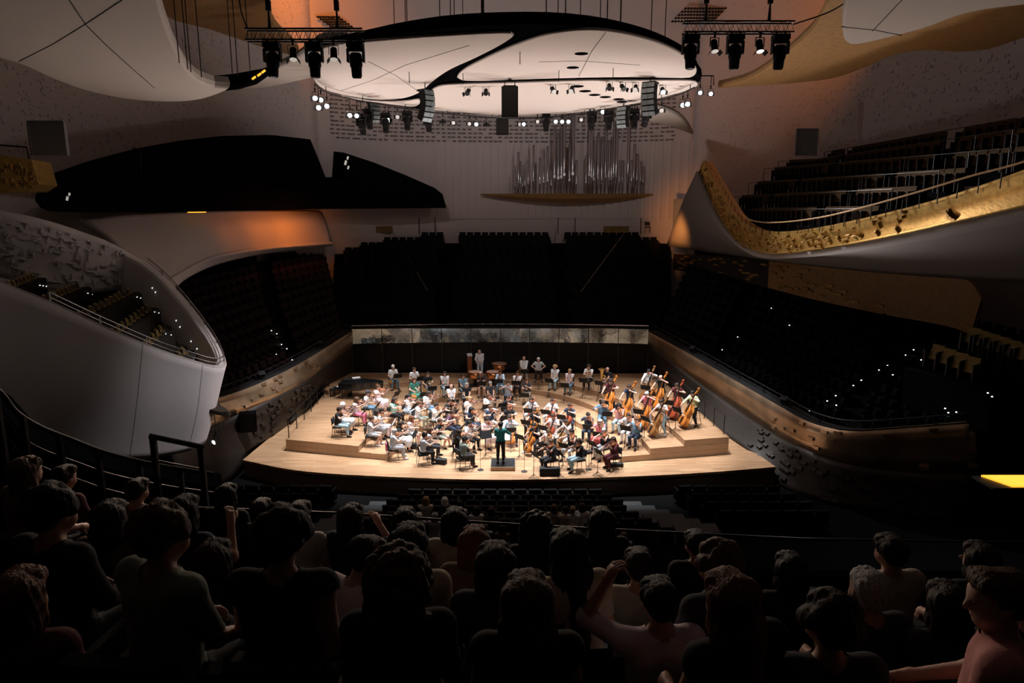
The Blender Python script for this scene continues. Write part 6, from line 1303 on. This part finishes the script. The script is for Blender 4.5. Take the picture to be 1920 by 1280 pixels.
# side blocks
def side_seats(A, B, n, first, m, label, grp, name, face):
    A, B = crom(A, 40), crom(B, 40); mass = MB(); sm = seat_mesh(m)
    for k in range(n):
        row = A + (B - A) * ((k + .5) / n); z = A[:, 2] + (B[:, 2] - A[:, 2]) * (k / n); L = np.concatenate([[0], np.cumsum(np.linalg.norm(np.diff(row[:, :2], axis=0), axis=1))])
        for i, s in enumerate(np.arange(.5, L[-1] - .4, .68)):
            p = np.array([np.interp(s, L, row[:, 0]), np.interp(s, L, row[:, 1]), np.interp(s, L, z)])
            if i % 17 in (8, 9): continue
            d = Vector((face[0] - p[0], face[1] - p[1])); rz = math.atan2(-d.x, d.y)
            if k < first:
                o = link(name, sm); o.location = p; o.rotation_euler = (0, 0, rz); o.scale = (1.1,) * 3; tag(o, label % (nth(i + 1), ORD[k]), 'theatre seat', grp + ', %s row' % ORD[k])
            else:
                R = Matrix.Rotation(rz, 3, 'Z'); mass.add([tuple(R @ (q.co * 1.1) + Vector(p)) for q in sm.vertices], [tuple(f.vertices) for f in sm.polygons])
    tag(mass.build(name + 's', m), 'unlit mass of seats on the upper ' + grp.replace('seats of the ', ''), 'seats', kind='stuff')
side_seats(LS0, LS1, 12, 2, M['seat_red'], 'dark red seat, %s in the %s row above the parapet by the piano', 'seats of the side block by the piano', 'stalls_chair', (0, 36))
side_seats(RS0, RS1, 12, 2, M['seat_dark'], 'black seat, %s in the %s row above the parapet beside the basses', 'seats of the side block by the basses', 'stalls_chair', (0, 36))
# white balcony seats
rowsW = [((5, 540, 21.5), (78, 513, 27)), ((88, 560, 22.2), (163, 530, 28)), ((160, 588, 22.8), (258, 540, 29.2)), ((224, 620, 23.4), (292, 570, 28.5)), ((284, 646, 23.9), (318, 608, 27)), ((340, 672, 24.3), (361, 648, 26.2))]
for k, (a, b) in enumerate(rowsW):
    pa, pb = at(*a), at(*b); n = max(3, int((pb - pa).length / .58)); tr = MB()
    for i in range(n):
        p = pa + (pb - pa) * (i + .5) / n - Vector((0, 0, .9)); t = empty('balcony_chair', p, -.95, 'tan seat, %s from the prow side in the %s row of the white balcony' % (nth(i + 1), ORD[k]), 'theatre seat', 'white balcony seats, %s row' % ORD[k]); t.scale = (1.08,) * 3
        for nm, me in seat_parts(M['seat_tan'], M['dark_wood']): link(nm, me, t)
    d = (pb - pa).normalized(); q = Vector((d.y, -d.x, 0)); vs = []
    for p in (pa - d * .4, pb + d * .4): vs += [p + q * .6 + Vector((0, 0, -.9)), p - q * .5 + Vector((0, 0, -.9)), p - q * .5 + Vector((0, 0, -1.6)), p + q * .6 + Vector((0, 0, -1.6))]
    tr.add(vs, [(0, 1, 5, 4), (1, 2, 6, 5), (2, 3, 7, 6), (3, 0, 4, 7), (3, 2, 1, 0), (4, 5, 6, 7)]); tr.build('tread', M['dark_wood'], bal)
# gilded balcony seats
rowsG = [[(1404, 392), (1630, 389)], [(1388, 368), (1700, 352)], [(1372, 345), (1790, 318)], [(1356, 323), (1925, 276)], [(1342, 303), (1480, 301), (1530, 299), (1930, 240)], [(1560, 284), (1935, 218)]]
for k, pl_ in enumerate(rowsG):
    X = 16.0 + 1.05 * k; pts = [atx(x, y, X) for x, y in pl_]; pts.sort(key=lambda p: p.y); Ys = [p.y for p in pts]; Zs = [p.z for p in pts]; y = max(Ys[0], 20.0); i = 0
    while y < min(Ys[-1], 51.5):
        if i % 15 not in (7, 8):
            z = np.interp(y, Ys, Zs) - .9; t = empty('balcony_chair', (X, y, z), math.atan2(X, 27 - y), 'brown seat, %s along the %s row behind the gilded balcony handrail' % (nth(i + 1), ORD[k]), 'theatre seat', 'gilded balcony seats, %s row' % ORD[k]); t.scale = (1.1,) * 3
            for nm, me in seat_parts(M['seat_brown'], M['black']): link(nm, me, t)
        y += .70; i += 1
    y1, y0 = min(Ys[-1], 52.0) + .4, max(Ys[0], 20) - .4; q = MB(); vs = []
    for yy in np.linspace(y0, y1, 12):
        z = np.interp(yy, Ys, Zs) - .9; vs += [(X - .5, yy, z), (X + .55, yy, z), (X + .55, yy, z - .5), (X - .5, yy, z - .5)]
    fs = [f for i in range(11) for f in [tuple(i * 4 + a for a in (e, e2, e2 + 4, e + 4)) for e, e2 in ((0, 1), (1, 2), (2, 3), (3, 0))]] + [(3, 2, 1, 0), (44, 45, 46, 47)]
    q.add(vs, fs); q.build('tread', M['void'], gb)
    rb = MB().tube([(X - .55, yy, np.interp(yy, Ys, Zs) - .05) for yy in np.linspace(y0 + .5, y1 - .5, 16)], .02, 5).build('row_rail', M['iron'], gb)
    for yy in np.linspace(y0 + .5, y1 - .5, 12): MB().box((X - .55, yy, np.interp(yy, Ys, Zs) - .5), (.035, .035, .9)).build('row_post', M['iron'], rb)
# tan seats at the picture edge below
for r, (a, b, n) in enumerate((((1752, 650, 30), (1842, 682, 27.5), 4), ((1820, 618, 30.5), (1935, 655, 27.5), 6))):
    pa, pb = at(*a), at(*b)
    for i in range(n):
        p = pa + (pb - pa) * i / n - Vector((0, 0, .95)); t = empty('stalls_chair', p, PI / 2 + .35, 'tan seat, %s in the %s short row beyond the dark side stalls' % (nth(i + 1), ('lower', 'upper')[r]), 'theatre seat', 'tan stalls seats, %s row' % ('lower', 'upper')[r]); t.scale = (1.15,) * 3
        for nm, me in seat_parts(M['seat_tan'], M['dark_wood']): link(nm, me, t)
    c = (pa + pb) / 2; MB().box((c.x + .2, c.y, c.z - 1.85), (1.6, (pa - pb).length + 1.5, 1.8), (0, 0, .35)).build('chair_platform', M['dark_floor']); o = bpy.data.objects[-1] if False else None
for i, o in enumerate([q for q in bpy.data.objects if q.name.startswith('chair_platform')]): tag(o, 'dark carpeted platform carrying the %s short row of tan seats' % ('lower', 'upper')[i], 'platform')
# small step lights on the tiers
bpy.context.view_layer.update(); dg = bpy.context.evaluated_depsgraph_get()
DOTS = [(1713, 656), (1698, 666), (1727, 675), (1664, 685), (1648, 694), (1674, 703), (1615, 713), (1600, 723), (1567, 742), (1551, 752), (1568, 760), (1518, 770), (1852, 737), (1860, 744), (1772, 766), (1778, 774), (1793, 773), (1383, 632), (1354, 656), (1446, 578), (1480, 610), (509, 620), (519, 626), (528, 646), (538, 654), (518, 664), (548, 675), (75, 535), (81, 536), (87, 537), (165, 550), (173, 552), (257, 557), (264, 559), (290, 585), (298, 587), (311, 626), (321, 628), (330, 601), (337, 613), (358, 640), (369, 654), (285, 540), (291, 548)]
dot = MB().lathe([(.045, 0), (.05, .02), (.03, .05)], 8).mesh('step_light', M['dot'])
dn = {}
for x, y in DOTS:
    r = ray(x, y).normalized(); ok, hit, nr, _, ob, _ = SC.ray_cast(dg, Vector((0, 0, EYE)), r)
    if ok:
        o = link('step_light', dot); o.location = hit - r * .03; o.scale = (.7 if y > 500 and x > 450 else .38,) * 3
        g = 'dark stalls under the gilded balcony' if x > 1200 else 'dark stalls by the piano' if x > 450 else 'aisle of the white balcony'
        dn[g] = dn.get(g, 0) + 1; tag(o, 'tiny white step light, %s counted on the %s' % (nth(dn[g]), g), 'step light', 'step lights, ' + g)
# seats and steps in front of the stage
for s, (px0, px1) in enumerate(((690, 765), (1130, 1230))):
    t = empty('aisle_steps', (0, 0, 0), 0, 'grey aisle steps in front of the stage, %s' % ('beneath the grey-haired violinist', 'beneath the maroon violist')[s], 'steps')
    for k in range(6): xm = (-5.6 - .35 * k) if s == 0 else (5.0 + .45 * k); MB().box((xm, 28.7 - .75 * k, -.92 + .1 * k), (1.7, .8, .12 + .1 * k)).build('step', M['step'], t)
for k in range(6):
    Y0, z, w = 28.6 - .85 * k, -.9 + .13 * k, 4.4 + .28 * k
    tr = MB().box((-.3, Y0, z - .15), (2 * w, .85, .3)).build('stalls_floor', M['dark_floor']); tag(tr, 'dark floor under the %s stalls row before the stage' % ORD[k], 'floor step')
    n = int(2 * w / .66)
    for i in range(n):
        x = -.3 + (i - (n - 1) / 2) * .66; o = link('stalls_chair', seat_mesh(M['seat_dark'])); o.location = (x, Y0, z); o.scale = (1.1,) * 3; o.rotation_euler = (0, 0, x * .02); tag(o, 'black seat, %s from the piano side in the %s stalls row before the stage' % (nth(i + 1), ORD[k]), 'theatre seat', 'stalls seats before the stage, %s row' % ORD[k])
for sd in (-1, 1):
    for k in range(4):
        for i in range(7):
            o = link('stalls_chair', seat_mesh(M['seat_dark'])); o.location = (sd * (8.0 + .35 * k + .66 * i) - .3, 29.0 - .85 * k, -.9); o.scale = (1.1,) * 3; o.rotation_euler = (0, 0, sd * .15)
            tag(o, 'black seat, %s of the %s row in the outer stalls by the %s' % (nth(i + 1), ORD[k], 'white balcony' if sd < 0 else 'lit floor panel'), 'theatre seat', 'outer stalls seats by the %s, %s row' % ('white balcony' if sd < 0 else 'lit floor panel', ORD[k]))
# lit floor panel and a lone lamp
t = empty('floor_light', at(1888, 900, 19.5), 0, 'glowing amber light panel in the dark at the frame edge', 'light panel')
MB().add([at(1852, 892, 20.2) - t.location, at(1900, 892, 20.2) - t.location, at(1880, 907, 19) - t.location], [(0, 1, 2)])
pa = [at(*q) - t.location for q in ((1853, 893, 20.4), (1875, 893, 20.4), (1876, 908, 19), (1878, 908, 19))]
MB().prism([(-.55, .45), (-.22, .45), (-.18, -.45), (-.2, -.45)][::-1], 0, .04)
for k, (x0, x1) in enumerate(((-.55, -.02), (.0, 1.0))): MB().add([(x0 * .9, .42, 0), (x1 * .9, .42, 0), (x1 * .9 + .36, -.42, 0), (max(x0 * .9 + .36, x0 * .9), -.42, 0), (x0 * .9, .42, -.05), (x1 * .9, .42, -.05), (x1 * .9 + .36, -.42, -.05), (x0 * .9 + .36, -.42, -.05)], [(3, 2, 1, 0), (4, 5, 6, 7), (0, 1, 5, 4), (1, 2, 6, 5), (2, 3, 7, 6), (3, 0, 4, 7)]).build('pane', M['amber_lamp'], t)
MB().box((.2, 0, -.08), (1.9, .95, .06)).build('tray', M['iron'], t)
drop(spotlight(at(405, 812, 26.5), -.4, .7, 2, 'single glaring lamp under the tip of the white balcony', .3, 'lamps under the white balcony'), 2.6, .7)
cabinet_at = at(465, 790, 33.4); t = empty('wall_loudspeaker', cabinet_at, .3, 'black loudspeaker hanging on the dark wall beside the railing', 'loudspeaker'); MB().box((0, 0, 0), (.8, .5, 1.0)).build('cabinet', M['void'], t); MB().box((0, -.26, 0), (.74, .03, .94)).build('grille', M['black'], t)

# ---------------------------------------------------------------- audience in the stalls
rr = random.Random(33)
PAR = [(798, 933, 'blond', 'cream'), (834, 934, 'white', 'charcoal'), (862, 941, 'dark', 'grey'), (850, 950, 'brown', 'navy'), (785, 963, 'white', 'lightgrey'), (815, 963, 'grey', 'lightgrey'), (893, 951, 'black', 'white'), (921, 953, 'dark', 'charcoal'), (908, 981, 'grey', 'grey'), (942, 985, 'dark', 'brown'), (1039, 947, 'brown', 'beige'), (1060, 951, 'dark', 'beige'), (1074, 951, 'blond', 'white'), (1092, 945, 'dark', 'white'), (1075, 985, 'brown', 'grey'), (1088, 993, 'dark', 'lightgrey'), (1170, 1000, 'brown', 'lightgrey'), (1110, 966, 'dark', 'navy')]
for k, (px, py, hcl, c_) in enumerate(PAR):
    z = -.75
    for _ in range(4):
        p = on(px, py, z + 1.33 * HS); z = -.9 + .13 * max(0, min(5, round((28.6 - p.y) / .85)))
    person((p.x, p.y, z), rr.uniform(-.15, .15), POSES['rest'](rr), '%s-haired listener in %s, %s counted along the stalls rows' % (hcl, c_, ORD[k] if k < 16 else ('seventeenth', 'eighteenth')[k - 16]), 'listeners in the stalls', top=c_, bot='charcoal', hair=rr.choice(['short', 'bob', 'crop', 'bob']), hcol=hcl, vox=.028)
for k, (px, py) in enumerate(((1003, 984), (965, 985), (1041, 984), (1027, 965), (878, 936), (921, 940))):
    p = on(px, py, -.25); o = MB().box((0, 0, 0), (.24, .32, .01), (.5, 0, rr.uniform(-.4, .4))).build('programme_sheet', M['paper']); o.location = p; tag(o, 'white programme sheet on an empty stalls seat, %s of six' % ORD[k], 'paper')

# ---------------------------------------------------------------- the near balcony with its audience, seen from behind
near = empty('near_balcony', label='dark tiers of the near balcony under the audience', cat='balcony')
AUD = [  # head x, head top y, distance, hair, hair colour, top, sleeve, skin, heading, pose changes, label
 (285, 970, 2.85, 'curly', 'brown', 'olive', .9, 1, -.45, dict(), 'man with tousled brown hair and olive shirt turning his head'),
 (520, 978, 2.85, 'curly', 'dark', 'black', .05, 1, 0, dict(wr=(.42, .1, .75)), 'woman in black vest with wavy dark hair and bare arms'),
 (743, 1054, 2.75, 'bigcurly', 'brown', 'black', 1.2, 1, .05, dict(), 'person with huge bushy brown hair'),
 (989, 1097, 2.75, 'long', 'brown', 'black', .05, 1, 0, dict(), 'woman with long straight brown hair and bare shoulders'),
 (1405, 1088, 2.7, 'long', 'auburn', 'black', .25, 1, .35, dict(side=-.08), 'woman with long auburn hair leaning towards a knee'),
 (1567, 1140, 2.75, 'curly', 'dark', 'charcoal', .7, 1, 0, dict(), 'dark-haired listener beside the auburn hair'),
 (1903, 1085, 2.6, 'short', 'brown', 'salmon', .9, 0, .9, dict(head=(.05, .5)), 'man in salmon shirt looking sideways at the frame edge'),
 (15, 1090, 2.7, 'bob', 'auburn', 'maroon', .7, 1, 0, dict(), 'auburn-haired listener in the bottom corner'),
 (79, 931, 3.3, 'curly', 'black', 'black', 1.3, 1, -.3, dict(), 'large dark-haired person in black beside the railing'),
 (390, 1030, 3.7, 'bob', 'dark', 'charcoal', .7, 1, 0, dict(), 'dark bob between olive shirt and black vest'),
 (620, 1035, 3.6, 'short', 'dark', 'palepink', .1, 0, -.5, dict(lean=.4), 'bare-armed listener bending forward in pale pink'),
 (762, 998, 3.7, 'bob', 'dark', 'beige', .8, 1, -.1, dict(), 'dark bob in a beige top behind the bushy hair'),
 (929, 1035, 3.6, 'bob', 'dark', 'charcoal', .7, 1, .1, dict(), 'listener with dark bob and pale headband'),
 (1084, 1018, 3.7, 'long', 'black', 'beige', .8, 1, .3, dict(lean=.2), 'long black-haired listener leaning with crossed arms'),
 (1242, 1103, 3.4, 'short', 'black', 'lilac', 1.2, 1, .1, dict(wl=(-.25, .2, 1.28), el=(-.5, .3, .9)), 'listener with raised bare elbow and grey trousers'),
 (1357, 1035, 3.6, 'curly', 'brown', 'charcoal', .7, 0, .4, dict(), 'curly brown head behind the auburn hair'),
 (1640, 1083, 3.6, 'crop', 'grey', 'charcoal', .7, 1, .1, dict(), 'short grey-haired man with visible ear'),
 (1790, 1110, 3.5, 'bob', 'dark', 'charcoal', .7, 1, 0, dict(), 'dark bob next to the salmon shirt'),
 (197, 950, 4.6, 'long', 'dark', 'brown', .8, 1, 0, dict(), 'long dark hair behind the olive shirt'),
 (335, 940, 4.8, 'long', 'black', 'navy', .7, 1, -.2, dict(wr=(.2, .3, 1.05)), 'long black hair with a raised hand'),
 (888, 1000, 4.6, 'bob', 'auburn', 'brown', .8, 1, 0, dict(), 'auburn bob in the row before the headband'),
 (1200, 1042, 4.5, 'short', 'dark', 'beige', .1, 1, 0, dict(), 'dark-haired listener with bare shoulder'),
 (1490, 1050, 4.5, 'bob', 'black', 'black', .8, 1, .1, dict(), 'black bob in the dark behind the auburn hair'),
 (1680, 1015, 4.6, 'short', 'dark', 'beige', .5, 1, .1, dict(), 'broad-shouldered man in dim beige shirt'),
 (1850, 1030, 4.6, 'bob', 'dark', 'charcoal', .8, 1, .1, dict(wr=(.3, .4, .95)), 'listener in the dark stretching one arm'),
 (556, 950, 5.7, 'short', 'dark', 'stripe', .7, 0, -.1, dict(), 'listener in a striped tee'),
 (653, 955, 5.7, 'bob', 'dark', 'navy', .7, 0, -.3, dict(wr=(.12, .3, 1.1), er=(.4, .3, .8)), 'listener resting the chin on one hand'),
 (757, 962, 5.8, 'bob', 'black', 'charcoal', .7, 1, 0, dict(), 'black bob against the stalls, next to the beige top'),
 (851, 963, 5.6, 'bob', 'black', 'beige', .9, 1, 0, dict(), 'black bob in a tan top facing the podium'),
 (1005, 975, 5.6, 'bigcurly', 'black', 'black', .7, 1, 0, dict(), 'big dark curls against the stalls seats'),
 (1130, 962, 5.7, 'long', 'black', 'black', .7, 1, .1, dict(), 'tall black silhouette before the aisle steps'),
 (1310, 1005, 5.7, 'short', 'black', 'black', .7, 1, .1, dict(), 'dim dark head above the curly brown one'),
 (484, 943, 6.8, 'short', 'dark', 'black', .7, 1, -.1, dict(), 'dim head above the striped tee'),
 (419, 915, 6.9, 'bob', 'black', 'black', .7, 1, -.2, dict(), 'dim black bob under the small railing'),
 (250, 905, 6.8, 'short', 'dark', 'brown', .7, 1, -.2, dict(), 'dim listener under the sloping railing'),
 (35, 866, 5.4, 'bob', 'brown', 'brown', .8, 1, -.4, dict(), 'brown bob at the frame edge beneath the railing'),
 (110, 880, 6.6, 'short', 'dark', 'maroon', .8, 1, -.3, dict(), 'dim listener near the railing foot'),
]
rows = {}
for (px, py, d, hs, hcl, c_, sl, sk, hd, pc, lb) in AUD:
    d *= 1.13; p = at(px, py, d); z = p.z - 1.34 * HS; ps = sit(lean=.03, head=(.05, 0), wl=(-.16, .32, .66), wr=(.16, .32, .66), al=(-.2, .40, .09), ar=(.2, .42, .09), **{}); ps.update(pc)
    person((p.x, d, z), hd, ps, lb, 'audience on the near balcony', top=c_, bot='jeans' if rr.random() < .4 else 'charcoal', hair=hs, hcol=hcl, skin=sk, sleeve=sl, vox=.0155 if d < 4.6 else .02, girth=1.05)
    t = empty('audience_chair', (p.x, d - .02, z), hd * .3, 'black seat under the ' + lb, 'theatre seat', 'near balcony seats'); t.scale = (1.15,) * 3
    for nm, me in (('backrest', MB().box((0, -.25, .62), (.50, .07, .46), (.12, 0, 0)).mesh('backrest', M['seat_dark'])), ('cushion', MB().box((0, .0, .40), (.48, .46, .10)).mesh('cushion', M['seat_dark']))): link(nm, me, t)
    for s in (-1, 1): MB().box((s * .27, -.02, .30), (.05, .42, .60)).build('side_panel', M['seat_dark'], t)
    rows.setdefault(round(d), []).append((p.x, d, z))
for k, v in sorted(rows.items()):
    for (x, d, z) in v: MB().box((x, d + .12, z - .5), (1.15, 1.05, 1.0)).build('tread', M['dark_floor'], near)
MB().box((0, 9.0, 6.1), (30, .2, 1.9)).build('front_wall', M['void'], near)
MB().box((0, 4.6, 4.9), (30, 9.0, .3)).build('under_floor', M['void'], near)
MB().tube([at(-200, 930, 9.0), at(640, 962, 9.0), at(1000, 985, 9.0), at(1500, 1010, 9.0), at(2100, 1020, 9.0)], .02, 6).build('rail', M['iron'], near)
rl = empty('sloping_railing', label='black railing sloping down before the white balcony', cat='railing')
q = [at(*s) for s in ((-60, 690, 7.5), (0, 735, 7.8), (30, 772, 8.0), (75, 800, 8.3), (130, 822, 8.6), (205, 850, 9.0), (300, 872, 9.4), (400, 888, 9.8))]
cr = crom(q, 40); MB().tube([tuple(p) for p in cr], .032, 8).build('top_rail', M['black'], rl)
for o_ in (.3, .55): MB().tube([(p[0], p[1], p[2] - o_) for p in cr], .008, 5).build('wire', M['wire'], rl)
for p in cr[4::6]: MB().box((p[0], p[1], p[2] - .55), (.07, .05, 1.1)).build('post', M['black'], rl)
rl = empty('short_railing', label='short black railing in front of the prow of the white balcony', cat='railing')
a, b = at(280, 817, 9.2), at(381, 838, 9.6); MB().tube([a, b], .04, 8).build('top_rail', M['black'], rl)
for p in (a + (b - a) * .06, a + (b - a) * .95): MB().box((p.x, p.y, p.z - .6), (.08, .06, 1.2)).build('post', M['black'], rl)
MB().tube([a - Vector((0, 0, .35)), b - Vector((0, 0, .35))], .01, 5).build('wire', M['wire'], rl)
side = MB().add([at(*s) for s in ((-120, 700, 8.2), (0, 765, 8.4), (60, 830, 8.8), (210, 880, 9.4), (420, 915, 10), (420, 1000, 10), (-120, 1000, 8.2))] + [at(*s) + Vector((-.3, .6, 0)) for s in ((-120, 700, 8.2), (0, 765, 8.4), (60, 830, 8.8), (210, 880, 9.4), (420, 915, 10), (420, 1000, 10), (-120, 1000, 8.2))], [(6, 5, 4, 3, 2, 1, 0), (7, 8, 9, 10, 11, 12, 13)] + [(i, (i + 1) % 7, 7 + (i + 1) % 7, 7 + i) for i in range(7)]).build('balcony_flank', M['void']); tag(side, 'black flank wall of the near balcony under the sloping railing', 'wall panel')
